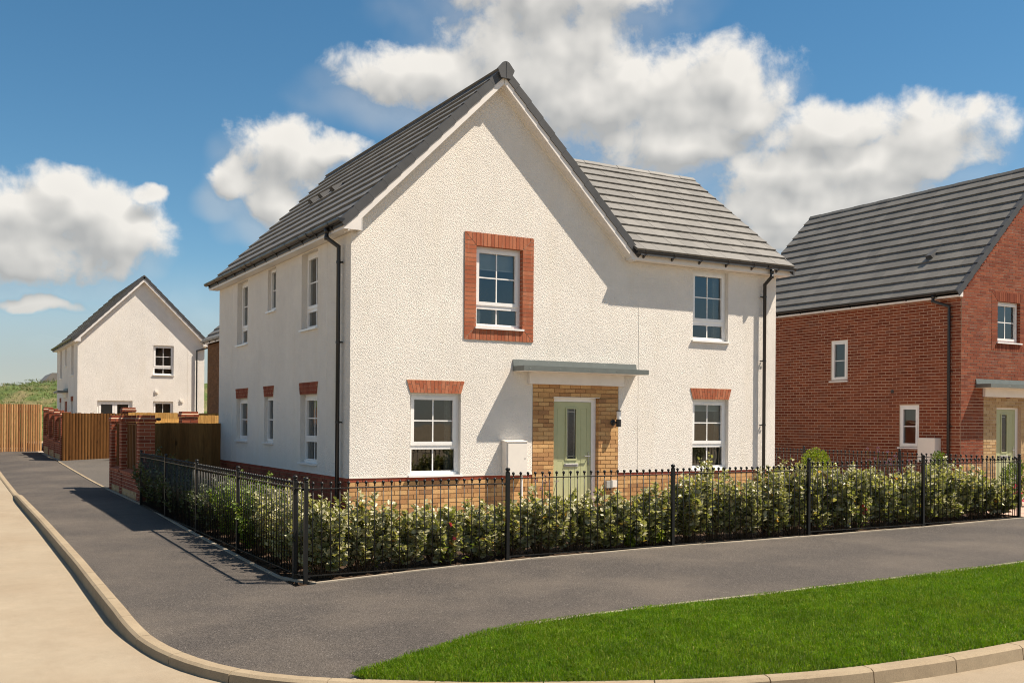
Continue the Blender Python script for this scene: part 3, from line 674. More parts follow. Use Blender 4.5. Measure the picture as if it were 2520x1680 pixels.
def window(parent, fr, a0, a1, b0, b1, d=.09, style='transom', tglass=None, bglass=None, sill=True, bars=True, label=None, sill_over=.03, trick=True, vbar=True, slim=False):
    """upvc window filling the opening; a part 'window' (outer frame) with sash, panes, glazing bars, sill"""
    t = .034 if slim else .048; dep = .07; c1 = -d; c0 = -d - dep
    m = MB()
    m.box(fr, a0, a0 + t, b0, b1, c0, c1).box(fr, a1 - t, a1, b0, b1, c0, c1).box(fr, a0 + t, a1 - t, b1 - t, b1, c0, c1).box(fr, a0 + t, a1 - t, b0, b0 + t, c0, c1)
    w = m.build('window', M['upvc'], parent)
    if label: w['label'] = label
    def sash(A0, A1, B0, B1, mg, out):
        s = MB(); x0, x1, y0, y1 = A0 + mg, A1 - mg, B0 + mg, B1 - mg; k0 = c0 + .01; k1 = c1 + out
        s.box(fr, A0, x0, B0, B1, k0, k1).box(fr, x1, A1, B0, B1, k0, k1).box(fr, x0, x1, y1, B1, k0, k1).box(fr, x0, x1, B0, y0, k0, k1)
        so_ = s.build('sash', M['upvc'], w)
        g_ = MB(); cg = c1 - .028
        g_.face([fr.p(x0, y0, cg), fr.p(x1, y0, cg), fr.p(x1, y1, cg), fr.p(x0, y1, cg)]); g_.build('pane', M['glass'], w)
        return x0, x1, y0, y1, cg
    def bar(x0, x1, y0, y1, cg):
        b = MB(); b.box(fr, x0, x1, y0, y1, cg - .012, cg + .008); b.build('glazing_bar', M['upvc'], w)
    bw = .011
    if style == 'transom':
        zt = tglass[0] - .062; mid = (a0 + a1) / 2
        tr = MB(); tr.box(fr, a0 + t, a1 - t, bglass[1] + .02, zt, c0, c1 + .002); tr.build('transom', M['upvc'], w)
        x0, x1, y0, y1, cg = sash(a0 + t, a1 - t, zt, b1 - t, .060, .016)
        if bars:
            if vbar: bar(mid - bw, mid + bw, y0, y1, cg)
            yb = (y0 + y1) / 2
            if vbar: bar(x0, mid - bw, yb - bw, yb + bw, cg); bar(mid + bw, x1, yb - bw, yb + bw, cg)
            else: bar(x0, x1, yb - bw, yb + bw, cg)
        x0, x1, y0, y1, cg = sash(a0 + t, a1 - t, b0 + t, bglass[1] + .02, .022, .004)
        if bars and vbar: bar(mid - bw, mid + bw, y0, y1, cg)
        m2 = MB(); m2.box(fr, a0 + t, a1 - t, b0 + .005, b0 + .045, c1, c1 + .03); m2.build('frame_ledge', M['upvc'], w)
    else:
        x0, x1, y0, y1, cg = sash(a0 + t, a1 - t, b0 + t, b1 - t, .036 if slim else .058, .016)
        yb = (y0 + y1) / 2; mid = (x0 + x1) / 2
        if vbar:
            bar(mid - bw, mid + bw, y0, y1, cg); bar(x0, mid - bw, yb - bw, yb + bw, cg); bar(mid + bw, x1, yb - bw, yb + bw, cg)
        else: bar(x0, x1, yb - bw, yb + bw, cg)
    if trick:
        q = MB(); q.box(fr, (a0 + a1) / 2 - .17, (a0 + a1) / 2 + .17, b1 - t - .035, b1 - t - .020, c1 + .016, c1 + .026); q.build('trickle_vent', M['upvc'], w)
    if sill:
        s = MB(); o = sill_over; s.prism(Fr(fr.p(a0 - o, b0, 0), fr.u, fr.n), [(0, -.028), (a1 - a0 + 2 * o, -.028), (a1 - a0 + 2 * o, .004), (0, .004)], -d, .045); s.build('sill', M['upvc'], w)
    return w

def brick_run(parent, fr, ivs, z0, z1, mat, face=0.0, depth=.09, course=.075, L=.225, joint=.012, budget=300, name='brick', back=None, back_d=.012, phase=0, start=None, stuff_name='brickwork'):
    """stretcher-bond bricks: ivs(bmid) -> list of (a0,a1). individual objects up to budget (largest in view first), rest joined"""
    items = []; r = 0; b = z0
    while b < z1 - .01:
        h = min(course, z1 - b)
        for (a0, a1) in ivs(b + h / 2):
            off = (L / 2) * ((r + phase) % 2); a = a0; base = start if start is not None else 0.0
            k = math.floor((a0 - base - off) / L); nxt = base + off + (k + 1) * L
            if nxt - a0 < .04: nxt += L
            while a < a1 - .012:
                e = min(nxt, a1)
                if a1 - e < .035: e = a1
                items.append((a, e, b, b + h)); a = e; nxt = e + L if abs(e - nxt) < 1e-6 else nxt + L
        b += course; r += 1
    def ctr(it): return fr.p((it[0] + it[1]) / 2, (it[2] + it[3]) / 2, 0)
    items.sort(key=lambda it: (ctr(it) - CV).length)
    rest = MB(); j = joint / 2
    for i, it in enumerate(items):
        f = face + random.uniform(-.0025, .0015)
        a0, a1, b0, b1 = it[0] + j, it[1] - j, it[2] + j, it[3] - j
        if i < budget: place_unit(name, mat, parent, fr.p((a0 + a1) / 2, (b0 + b1) / 2, f - depth / 2), fr.u, fr.v.cross(fr.u), fr.v, a1 - a0, depth, b1 - b0)
        else: rest.box(fr, a0, a1, b0, b1, f - depth, f)
    if rest.v: rest.build(stuff_name, mat, parent, 'stuff')
    return min(len(items), budget)

def tile_slope(parent, eave, ax, upv, nrm, length, courses, gauge, mat, clip=None, tw=.33, budget=0, first_over=.03, name='roof_tile', thick=.034):
    """interlocking flat tiles on a slope. eave = lower corner, ax along the eave, upv up the slope. clip(c)->(a0,a1)"""
    fr = Fr(eave, ax, nrm, upv); items = []
    for c in range(courses):
        a0, a1 = clip(c) if clip else (0, length)
        off = (tw / 2) * (c % 2); a = a0; nxt = math.floor((a0 - off) / tw + 1) * tw + off
        if nxt - a0 < .05: nxt += tw
        while a < a1 - .02:
            e = min(nxt, a1)
            if a1 - e < .05: e = a1
            items.append((a, e, c)); a = e; nxt += tw
    items.sort(key=lambda it: (fr.p((it[0] + it[1]) / 2, it[2] * gauge, 0) - CV).length)
    rest = MB(); cache = {}
    ang = math.atan2(thick + .006, gauge)
    for i, (a, e, c) in enumerate(items):
        s0 = c * gauge; s1 = s0 + gauge + .05; jit = random.uniform(-.0015, .0015)
        lo = thick + .012 + jit
        P = [(a + .0025, s0, 0), (e - .0025, s0, 0), (e - .0025, s1, -.022), (a + .0025, s1, -.022), (a + .0025, s0, lo), (e - .0025, s0, lo), (e - .0025, s1, lo - .040), (a + .0025, s1, lo - .040)]
        if i < budget:
            key = round(e - a, 3)
            if key not in cache:
                mm = MB(); mm.hexa([(p[0] - a, p[1] - s0, p[2] - jit * (p[2] > 0)) for p in P]); me = bpy.data.meshes.new(name); me.from_pydata(mm.v, [], mm.f); me.materials.append(mat); cache[key] = me
            o = link(name, cache[key], parent); p0 = fr.p(a, s0, jit) - base_of(parent); u, v, n = fr.u, fr.v, fr.n
            o.matrix_basis = Matrix(((u.x, v.x, n.x, p0.x), (u.y, v.y, n.y, p0.y), (u.z, v.z, n.z, p0.z), (0, 0, 0, 1)))
        else: rest.hexa([fr.p(*p) for p in P])
    if rest.v: rest.build('roof_tiles', mat, parent, 'stuff')
    return min(budget, len(items))

def gutter(parent, p0, p1, out, n_br, joints=()):
    """half-round gutter with brackets along p0-p1, 'out' = away from the wall"""
    p0, p1, out = Vector(p0), Vector(p1), Vector(out); d = (p1 - p0).normalized(); L = (p1 - p0).length; r = .056
    m = MB(); n = 10; prof = [(-r * math.cos(math.pi * k / n), -r * math.sin(math.pi * k / n)) for k in range(n + 1)]
    prof += [(r - .004 - 0, 0.006)] + [((r - .006) * math.cos(math.pi * k / n), -(r - .006) * math.sin(math.pi * k / n)) for k in range(n + 1)]
    k0 = len(m.v)
    for q in (p0, p1):
        for a, b in prof: m.v.append(tuple(q + out * (a + r) + Z * b))
    N = len(prof)
    for i in range(N - 1): m.f.append((i, i + 1, N + i + 1, N + i)); m.mi.append(0)
    for q, sg in ((p0, 1), (p1, -1)):       # stop ends
        k = len(m.v); m.v += [tuple(q + out * (a + r) + Z * b) for a, b in prof[:n + 1]]; m.f.append(tuple(range(k, k + n + 1)) if sg > 0 else tuple(range(k + n, k - 1, -1))); m.mi.append(0)
    g = m.build('gutter', M['black'], parent)
    for i in range(n_br):
        q = p0 + d * (L * (i + .3) / n_br); b = MB(); rr2 = r + .009
        pr = [(-rr2 * math.cos(math.pi * k / 8) + r, -rr2 * math.sin(math.pi * k / 8)) for k in range(9)]
        poly = pr + [(r + rr2 - .012, .008)] + [(r + (r - .002) * math.cos(math.pi * k / 8), -(r - .002) * math.sin(math.pi * k / 8)) for k in range(9)]
        for s0 in (-.018,):
            k = len(b.v); A = [q + d * s0 + out * a + Z * z for a, z in poly]; B = [v + d * .036 for v in A]; nn = len(A)
            b.v += [tuple(v) for v in A + B]
            for j in range(nn): jj = (j + 1) % nn; b.f.append((k + j, k + jj, k + nn + jj, k + nn + j)); b.mi.append(0)
            for j in range(8):
                pass
        fb = Fr(q - d * .018, out, d)          # back-plate wedge against the fascia
        b.prism(fb, [(0.0, -.115), (.075, -.052), (.012, -.02), (0.0, 0.0)], 0, .036)
        b.build('gutter_bracket', M['black'], g)
    for s_ in joints:
        q = p0 + d * s_; b = MB(); rr2 = r + .012
        poly = [(-rr2 * math.cos(math.pi * k / 8) + r, -rr2 * math.sin(math.pi * k / 8)) for k in range(9)] + [(r + r * math.cos(math.pi * k / 8), -r * math.sin(math.pi * k / 8)) for k in range(9)]
        A = [q - d * .05 + out * a + Z * z for a, z in poly]; B = [v + d * .10 for v in A]; nn = len(A); b.v = [tuple(v) for v in A + B]
        b.f = [(j, (j + 1) % nn, nn + (j + 1) % nn, nn + j) for j in range(nn)]; b.f += [(j, 17 - j - 1 + 0, 17 - j, j + 1) if False else (j, j + 1, 17 - j - 1, 17 - j) for j in range(8)]; b.mi = [0] * len(b.f)
        b.build('gutter_union', M['black'], g)
    return g
def downpipe(parent, top, out, side, wall_top, zb, offset=.26):
    """from the gutter outlet, swan neck back to the wall, down to zb; top = outlet point, out = outward normal, side = along-wall offset vector"""
    top, out, side = Vector(top), Vector(out), Vector(side); r = .034
    w = Vector(wall_top)
    m = MB(); m.tube([top, top - Z * .16, Vector((w.x, w.y, top.z - .30)) + Vector((0, 0, 0)), Vector((w.x, w.y, zb))], r, 12)
    m.tube([top - Z * .02, top - Z * .09], r + .008, 12); m.tube([top - Z * .13, top - Z * .19], r + .006, 12)
    p = m.build('downpipe', M['black'], parent, smooth=True)
    z = top.z - .55
    lat = out.cross(Z)
    while z > zb + .4:
        b = MB(); q = Vector((w.x, w.y, z)); b.tube([q - Z * .018, q + Z * .018], r + .006, 12)
        for sg in (-1, 1):
            e = q + lat * sg * .062 - out * .0; b.box(Fr(q, lat, out), sg * .034 if sg > 0 else -.08, .08 if sg > 0 else -.034, -.009, .009, -.05, -.034)
        b.box(Fr(q, lat, out), -.012, .012, -.012, .012, -.075, -.03)
        b.build('pipe_clip', M['black'], p); z -= 1.3
    return p
def verge_caps(parent, base, upv, outn, nrm, n, gauge, name='verge_cap', depth=.135, width=.085, skirt=.035):
    """dry-verge units stepping up a gable edge. base = lower end on the tile surface edge; outn = out of the gable; nrm = roof normal"""
    base, upv, outn, nrm = Vector(base), Vector(upv), Vector(outn), Vector(nrm)
    inn = -outn; me = None
    for i in range(n):
        q = base + upv * (gauge * i); L = gauge - .014
        fr = Fr(q, upv, outn, nrm); m = MB()
        lo, hi = .056, .040
        # closed cap: side skirt and top flange as one L section, tilted like the tile it covers
        P = lambda a, c, b: fr.p(a, b, c)
        sec = lambda a, t: [P(a, 0.0, t - depth), P(a, 0.018, t - depth), P(a, 0.018, t), P(a, -width, t), P(a, -width, t - .02), P(a, 0, t - .02)]
        A, B = sec(-.012, lo), sec(L, hi)
        k = len(m.v); m.v = [tuple(v) for v in A + B]; nn = 6
        m.f = [(j, (j + 1) % nn, nn + (j + 1) % nn, nn + j) for j in range(nn)] + [(0, 5, 4, 3, 2, 1), (6, 7, 8, 9, 10, 11)]; m.mi = [0] * len(m.f)
        o = m.build(name, M['verge'], parent)
        import bmesh as _b
        bm = _b.new(); bm.from_mesh(o.data); _b.ops.recalc_face_normals(bm, faces=bm.faces); bm.to_mesh(o.data); bm.free()
def ridge_tiles(parent, p0, p1, slopeA, slopeB, mat, L=.45, name='ridge_tile', half=.13, th=.02, ends=True):
    """angular ridge units from p0 to p1 (on the ridge line); slopeA/B unit vectors down each slope"""
    p0, p1 = Vector(p0), Vector(p1); d = (p1 - p0).normalized(); T = (p1 - p0).length; n = max(1, round(T / L)); L = T / n
    A, B = Vector(slopeA), Vector(slopeB)
    for i in range(n):
        m = MB(); up_ = Z * (.045 + (.006 if i % 2 else 0))
        def sec(s):
            q = p0 + d * s + up_
            return [q + A * half - Z * .012, q + A * half + Z * th * .4, q + A * .03 + Z * th, q + B * .03 + Z * th, q + B * half + Z * th * .4, q + B * half - Z * .012, q - Z * .01]
        a, b = sec(i * L + .003), sec((i + 1) * L - .003); nn = 7
        m.v = [tuple(v) for v in a + b]; m.f = [(j, (j + 1) % nn, nn + (j + 1) % nn, nn + j) for j in range(nn)] + [tuple(range(nn - 1, -1, -1)), tuple(range(nn, 2 * nn))]; m.mi = [0] * len(m.f)
        o = m.build(name, mat, parent)
        import bmesh as _b
        bm = _b.new(); bm.from_mesh(o.data); _b.ops.recalc_face_normals(bm, faces=bm.faces); bm.to_mesh(o.data); bm.free()
def splay_lintel(parent, fr, a0, a1, b0, h, mat, spl=.068, name='lintel', n=None, mort=None):
    """splayed flat-arch brick head: backing panel with separate voussoirs in header/stretcher pattern"""
    m = MB(); m.prism(fr, [(a0, b0), (a1, b0), (a1 + spl, b0 + h), (a0 - spl, b0 + h)], -.02, .006); root = m.build(name, mort or M['mortar'], parent)
    n = n or round((a1 - a0 + spl) / .066)
    for i in range(n):
        def x(b, k):
            t = (b - b0) / h; l, r = a0 - spl * t, a1 + spl * t; return l + (r - l) * k / n
        cuts = (b0 + .002, b0 + h * .33, b0 + h - .002) if i % 2 else (b0 + .002, b0 + h * .67, b0 + h - .002)
        for c0, c1 in zip(cuts, cuts[1:]):
            g_ = .004; q = MB(); q.prism(fr, [(x(c0, i) + g_, c0 + g_), (x(c0, i + 1) - g_, c0 + g_), (x(c1, i + 1) - g_, c1 - g_), (x(c1, i) + g_, c1 - g_)], -.01, .013 + random.uniform(-.001, .001))
            q.build('brick', mat, root)
    return root
def brick_surround(parent, fr, o, mat, wd=.215, name='window_surround', face=.016):
    """picture-frame brick surround with mitred corners; o = opening (a0,a1,b0,b1)"""
    a0, a1, b0, b1 = o; A0, A1, B0, B1 = a0 - wd, a1 + wd, b0 - wd, b1 + wd; a0, a1, b0, b1 = a0 + .003, a1 - .003, b0 + .003, b1 - .003
    m = MB()
    for poly in ([(A0, B0), (a0, b0), (a0, b1), (A0, B1)], [(a1, b0), (A1, B0), (A1, B1), (a1, b1)], [(A0, B0), (A1, B0), (a1, b0), (a0, b0)], [(a0, b1), (a1, b1), (A1, B1), (A0, B1)]):
        m.prism(fr, poly, -.07, face - .009)
    root = m.build(name, M['mortar'], parent); g_ = .0045; a0, a1, b0, b1 = a0 + .004, a1 - .004, b0 + .004, b1 - .004
    def clip_poly(poly, nx, ny, c):    # keep nx*a+ny*b <= c
        out = []
        for i in range(len(poly)):
            p, q = poly[i], poly[(i + 1) % len(poly)]; dp, dq = nx * p[0] + ny * p[1] - c, nx * q[0] + ny * q[1] - c
            if dp <= 0: out.append(p)
            if dp * dq < 0: t = dp / (dp - dq); out.append((p[0] + (q[0] - p[0]) * t, p[1] + (q[1] - p[1]) * t))
        return out
    def put(poly, planes):
        for pl in planes: poly = clip_poly(poly, *pl)
        if len(poly) >= 3:
            ar = abs(sum(poly[i][0] * poly[(i + 1) % len(poly)][1] - poly[(i + 1) % len(poly)][0] * poly[i][1] for i in range(len(poly)))) / 2
            if ar > .0006: q = MB(); q.prism(fr, poly, -.09, face + random.uniform(-.0015, .001)); q.build('brick', mat, root)
    r2 = math.sqrt(.5); e = .005
    nb = round((B1 - B0) / .0735); st = (B1 - B0) / nb
    for k in range(nb):      # side courses
        y0, y1 = B0 + k * st + g_, B0 + (k + 1) * st - g_
        put([(A0, y0), (a0, y0), (a0, y1), (A0, y1)], [(r2, -r2, r2 * (A0 - B0) - e), (r2, r2, r2 * (A0 + B1) - e)])
        put([(a1, y0), (A1, y0), (A1, y1), (a1, y1)], [(-r2, -r2, -r2 * (A1 + B0) - e), (-r2, r2, r2 * (B1 - A1) - e)])
    na = round((A1 - A0) / .0735); st = (A1 - A0) / na
    for k in range(na):      # soldiers top and bottom
        x0, x1 = A0 + k * st + g_, A0 + (k + 1) * st - g_
        put([(x0, b1), (x1, b1), (x1, B1), (x0, B1)], [(-r2, -r2, -r2 * (A0 + B1) - e), (r2, -r2, r2 * (A1 - B1) - e)])
        put([(x0, B0), (x1, B0), (x1, b0), (x0, b0)], [(-r2, r2, r2 * (B0 - A0) - e), (r2, r2, r2 * (A1 + B0) - e)])
    return root
def front_door(parent, fr, a0, a1, b0, b1, d=.09, panes=True):
    """composite cottage door: frame, leaf with grooved boards, slot light, letter plate, handle"""
    m = MB(); t = .055; c1 = -d; c0 = -d - .07
    m.box(fr, a0, a0 + t * .6, b0, b1, c0, c1).box(fr, a1 - t * 1.75, a1, b0, b1, c0, c1).box(fr, a0 + t * .6, a1 - t * 1.75, b1 - .075, b1, c0, c1)
    D = m.build('door', M['upvc'], parent)
    l0, l1, y0, y1 = a0 + t * .6 + .004, a1 - t * 1.75 - .004, b0 + .03, b1 - .079; w = l1 - l0; k1 = c1 - .012
    g0, g1, gb0, gb1 = l0 + w * .365, l0 + w * .60, b1 - 1.11, b1 - .205
    leaf = MB(); k0 = k1 - .045
    leaf.box(fr, l0, l1, y0, gb0, k0, k1 - .004).box(fr, l0, l1, gb1, y1, k0, k1 - .004).box(fr, l0, g0, gb0, gb1, k0, k1 - .004).box(fr, g1, l1, gb0, gb1, k0, k1 - .004)
    lo = leaf.build('leaf', M['door'], D)
    # stiles, rails and boards stand proud so that the joints read as grooves
    st = w * .115
    def brd(x0, x1, z0_, z1_, pr=.0):
        q = MB(); q.box(fr, x0, x1, z0_, z1_, k1 - .006, k1 + pr); q.build('board', M['door'], D)
    brd(l0, l0 + st, y0, y1, .002); brd(l1 - st, l1, y0, y1, .002); brd(l0 + st, l1 - st, y1 - .115, y1, .002)
    xs = np.linspace(l0 + st, l1 - st, 6)
    for i in range(5):
        x0, x1 = xs[i] + .004, xs[i + 1] - .004
        brd(x0, x1, y0 + .01, gb0 - .045)
        if x1 < g0 - .02: brd(x0, x1, gb0 - .04, y1 - .122)
        elif x0 > g1 + .02: brd(x0, x1, gb0 - .04, y1 - .122)
    f = MB(); e = .03; pr = k1 + .012
    f.box(fr, g0 - e, g0, gb0 - e, gb1 + e, k1 - .006, pr).box(fr, g1, g1 + e, gb0 - e, gb1 + e, k1 - .006, pr).box(fr, g0, g1, gb1, gb1 + e, k1 - .006, pr).box(fr, g0, g1, gb0 - e, gb0, k1 - .006, pr + .004)
    f.build('glazing_frame', M['door'], D)
    gl = MB(); gl.box(fr, g0, g1, gb0, gb1, k1 - .03, k1 - .012); gl.build('pane', M['dglass'], D)
    for (x0, x1, z0_, z1_) in ((g0 + .025, g0 + .032, gb0, gb1), (g1 - .032, g1 - .025, gb0, gb1), (g0, g1, gb0 + .045, gb0 + .053), (g0, g1, gb1 - .053, gb1 - .045)):
        q = MB(); q.box(fr, x0, x1, z0_, z1_, k1 - .012, k1 - .009); q.build('lead_strip', M['chrome'], D)
    lp = MB(); cx = (g0 + g1) / 2; lp.box(fr, cx - .15, cx + .15, gb0 - .145, gb0 - .085, k1, k1 + .014); L_ = lp.build('letter_plate', M['grey'], D)
    fl = MB(); fl.box(fr, cx - .135, cx + .135, gb0 - .100, gb0 - .088, k1 + .014, k1 + .03); fl.build('letter_flap', M['upvc'], L_)
    hx = l1 - .052; hzv = gb0 + .045; h_ = MB(); h_.box(fr, hx - .016, hx + .016, hzv - .17, hzv + .07, k1 + .002, k1 + .012)
    ho = h_.build('handle', M['chrome'], D)
    lv = MB(); lv.tube([fr.p(hx, hzv, k1 + .012), fr.p(hx, hzv, k1 + .05), fr.p(hx - .115, hzv, k1 + .05)], .009, 8); lv.build('lever', M['chrome'], ho)
    return D
def canopy(parent, fr, a0, a1, z, p=.40, bx0=None, bx1=None):
    m = MB(); m.box(fr, a0, a1, z, z + .085, 0.002, p); cn = m.build('canopy', M['canopy'], parent)
    s = MB(); s.box(fr, a0 + .012, a1 - .012, z - .006, z - .0005, 0.004, p - .012); s.build('soffit', M['fascia'], cn)
    f = MB(); f.prism(Fr(fr.p(a0 + .0, 0, 0), fr.n, -fr.u), [(.002, z + .087), (.03, z + .087), (.012, z + .205), (.002, z + .205)], -(a1 - a0), 0); fo = f.build('flashing', M['canopy'], cn)
    b = MB(); b.box(fr, bx0, bx1, z - .215, z - .007, 0.002, .075); b.build('canopy_box', M['fascia'], cn)
    for i in range(5):
        x = a0 + .12 + (a1 - a0 - .24) * i / 4
        q = MB(); q.lathe(fr.p(x, z + .04, p), [(.007, 0), (.007, .003), (.003, .006)], 8, fr.n); q.build('rivet', M['chrome'], cn)
        q = MB(); q.lathe(fr.p(x, z + .165, .016), [(.007, 0), (.007, .004), (.003, .006)], 8, fr.n); q.build('rivet', M['chrome'], cn)
    return cn
def recalc(o):
    import bmesh as _b
    bm = _b.new(); bm.from_mesh(o.data); _b.ops.recalc_face_normals(bm, faces=bm.faces); bm.to_mesh(o.data); bm.free(); return o
# ---------------------------------------------------------------- the white corner house
SQ = math.sqrt(.5)
def main_house():
    W, D_, ZS = 9.23, 8.62, 4.825           # width, depth of the left range, soffit level
    WG = 5.36; AX = 2.68; ZP = .885         # gable range width, ridge line, bottom of the render
    YW = 6.0                                # depth of the right wing
    H = thing('rendered_house', 'cream roughcast two-storey corner house with steep grey roof behind black railings', 'house', (0, 0, 0))
    FF = Fr((0, 0, 0), (1, 0, 0), (0, -1, 0)); FL = Fr((0, D_, 0), (0, -1, 0), (-1, 0, 0))
    y2a = lambda y: D_ - y
    w1 = (1.05, 1.99, .90, 2.268); wU = (2.254, 3.19, 3.42, 4.824); wR = (7.05, 7.97, .90, 2.27); wUR = (7.04, 7.94, 3.42, 4.80); dr = (3.41, 5.275, .0, 2.478)
    AZ = 7.62
    wall_panel('front_wall', FF, W, ZP, ZS, [w1, wU, wR, wUR, (dr[0], dr[1], ZP, dr[3])], M['harl'], H, gable=[(0, ZS), (5.44, ZS), (5.44, 4.85), (AX, 7.607), (0, 4.928)])
    lw = [(y2a(2.53), y2a(1.60), 1.04, 2.262), (y2a(4.84), y2a(4.225), 1.352, 2.262), (y2a(7.01), y2a(6.11), 1.352, 2.262),
          (y2a(2.50), y2a(1.62), 3.425, 4.80), (y2a(4.66), y2a(4.11), 3.954, 4.80), (y2a(7.0), y2a(6.16), 3.425, 4.80)]
    wall_panel('side_wall', FL, D_, ZP, ZS, lw, M['harl'], H)
    m = MB(); m.face([(W, 0, ZP), (W, YW, ZP), (W, YW, ZS), (W, YW / 2, ZS + 2.25), (W, 0, ZS)]); m.face([(W, YW, ZP), (WG, YW, ZP), (WG, YW, ZS), (W, YW, ZS)])
    m.face([(WG, YW, ZP), (WG, D_, ZP), (WG, D_, ZS), (WG, YW, ZS)]); m.face([(WG, D_, ZP), (0, D_, ZP), (0, D_, ZS), (AX, D_, AZ), (WG, D_, ZS)]); m.build('rear_wall', M['harl'], H)
    # plinth: buff bricks on the front, red on the side, with a red course under the render
    core = MB(); core.wbox(.03, 3.40, .012, .25, -.2, ZP - .002); core.wbox(5.285, W - .03, .012, .25, -.2, ZP - .002); core.wbox(.012, .25, .25, D_ - .01, -.2, ZP - .002)
    core.wbox(W - .25, W - .012, .25, YW, -.2, ZP - .002)
    PL = core.build('plinth', M['mortar_b'], H)
    fb = lambda b: [(.0, 3.405), (5.28, W)]
    k = brick_run(PL, FF, fb, .06, .81, M['buff'], face=-.004, budget=70, L=.225, joint=.010)
    brick_run(PL, FF, fb, .81, .885, M['dpc'], face=-.003, budget=14)
    brick_run(PL, FL, lambda b: [(.0, D_ - .1)], .06, .81, M['red'], face=-.004, budget=0)
    brick_run(PL, FL, lambda b: [(.0, D_ - .1)], .81, .885, M['dpc'], face=-.003, budget=0)
    # doorway panel of buff brick
    pc = MB(); pc.box(FF, 3.42, 3.852, .0, 2.47, -.135, -.012).box(FF, 4.835, 5.265, .0, 2.47, -.135, -.012).box(FF, 3.852, 4.835, 2.266, 2.47, -.135, -.012)
    DP = pc.build('door_surround', M['mortar_b'], H)
    def iv(b): return [(3.415, 5.27)] if b > 2.256 else [(3.415, 3.862), (4.825, 5.27)]
    brick_run(DP, FF, iv, .06, 2.256, M['buff'], face=.004, budget=90, start=3.415, depth=.14, joint=.009)
    brick_run(DP, FF, lambda b: [(3.415, 5.27)], 2.256, 2.478, M['buff'], face=.004, budget=26, start=3.415, phase=1, depth=.14, joint=.009)
    tr = MB(); tr.box(FF, 3.85, 4.84, 2.249, 2.257, -.1, .012); tr.build('door_head_trim', M['upvc'], H)
    front_door(H, FF, 3.862, 4.825, .17, 2.25)
    st = MB(); st.wbox(3.75, 4.95, -.6, .1, .0, .165); st.build('door_step', M['slab'], H)
    canopy(H, FF, 3.0, 5.67, 2.69, .40, 3.315, 5.35)
    # windows
    window(H, FF, *w1, tglass=(1.462, 2.122), bglass=(1.0, 1.335), label='ground floor window left of the door with globe lamp inside')
    window(H, FF, wU[0], wU[1], wU[2], wU[3] - .004, tglass=(3.874, 4.723), bglass=(3.527, 3.748), sill_over=.015, label='upper window in red brick surround with vase inside')
    window(H, FF, *wR, tglass=(1.462, 2.122), bglass=(1.0, 1.335)); window(H, FF, *wUR, tglass=(3.867, 4.70), bglass=(3.52, 3.73))
    brick_surround(H, FF, (wU[0], wU[1], wU[2], wU[3]), M['redp'])
    splay_lintel(H, FF, w1[0], w1[1], w1[3], .22, M['redp']); splay_lintel(H, FF, wR[0], wR[1], wR[3], .22, M['redp'])
    window(H, FL, *lw[0], tglass=(1.53, 2.13), bglass=(1.12, 1.42), d=.10); window(H, FL, *lw[1], style='single', d=.075, vbar=False, slim=True); window(H, FL, *lw[2], style='single', d=.085, vbar=False)
    window(H, FL, *lw[3], tglass=(3.86, 4.70), bglass=(3.53, 3.745), d=.11); window(H, FL, *lw[4], style='single', d=.075, vbar=False, slim=True); window(H, FL, *lw[5], tglass=(3.86, 4.70), bglass=(3.53, 3.745), d=.11)
    for q in lw[:3]: splay_lintel(H, FL, q[0], q[1], q[3], .22, M['red'], spl=.06)
    # movement joints, as slim beads let into the render
    for (fr, a, z0, z1) in ((FF, 5.735, ZP, ZS), (FL, y2a(7.43), ZP, ZS), (FL, y2a(1.132), ZP, ZS)):
        q = MB(); q.box(fr, a - .006, a + .006, z0, z1, -.01, .004); q.build('movement_joint', M['meter'], H)
    # corner and base beads
    q = MB(); q.box(FF, -.006, 3.41, ZP - .012, ZP + .006, -.03, .006).box(FF, 5.275, W, ZP - .012, ZP + .006, -.03, .006).box(FL, 0, D_ - .006, ZP - .012, ZP + .006, -.03, .006); q.build('render_stop_bead', M['meter'], H)
    # rooms: floors, partitions and back walls seen through the glass
    r = MB(); r.wbox(.2, W - .1, .3, YW - .1, .1, .16).wbox(.2, WG - .1, YW - .1, D_ - .1, .1, .16).wbox(.2, W - .1, .22, YW - .1, 2.58, 2.78).wbox(.2, WG - .1, YW - .1, D_ - .1, 2.58, 2.78); r.build('floor', M['floor'], H)
    r = MB(); r.wbox(.2, W - .1, .22, YW - .1, 4.84, 4.9).wbox(.2, WG - .1, YW - .1, D_ - .1, 4.84, 4.9).wbox(.2, W - .2, 3.5, 3.6, .16, 4.84).wbox(3.5, 3.6, .22, 3.5, .16, 4.84).wbox(5.5, 5.6, .22, 3.5, .16, 4.84).wbox(2.9, 3.0, 3.6, D_ - .1, .16, 4.84).wbox(.2, 2.9, 5.4, 5.5, .16, 4.84)
    r.build('partition', M['room'], H)
    # roof: left range (45 degrees), right wing (37 degrees)
    G_ = .346; NZ = 12
    m = MB()        # roof decks (under the tiles)
    def zt(x): return 7.845 - abs(x - AX)
    y0, y1 = -.20, D_ + .17
    for sx in (-1, 1):
        xe = AX + sx * 2.90
        P = [(xe, y0, zt(xe) - .02), (xe, y1, zt(xe) - .02), (AX, y1, zt(AX) - .02), (AX, y0, zt(AX) - .02)]
        Q = [(x, y, z - .06) for x, y, z in P]; m.hexa(Q + P if sx < 0 else Q + P)
    RD = recalc(m.build('roof_slope', M['verge'], H)); RD['label'] = 'steep roof over the front gable with black verge caps'
    k37 = math.atan2(2.44, 3.2); ce, se = math.cos(k37), math.sin(k37); ZE, YE = 4.985, -.30; YR = 2.90; XV = 9.43
    zw = lambda y: ZE + (y - YE) * math.tan(k37)
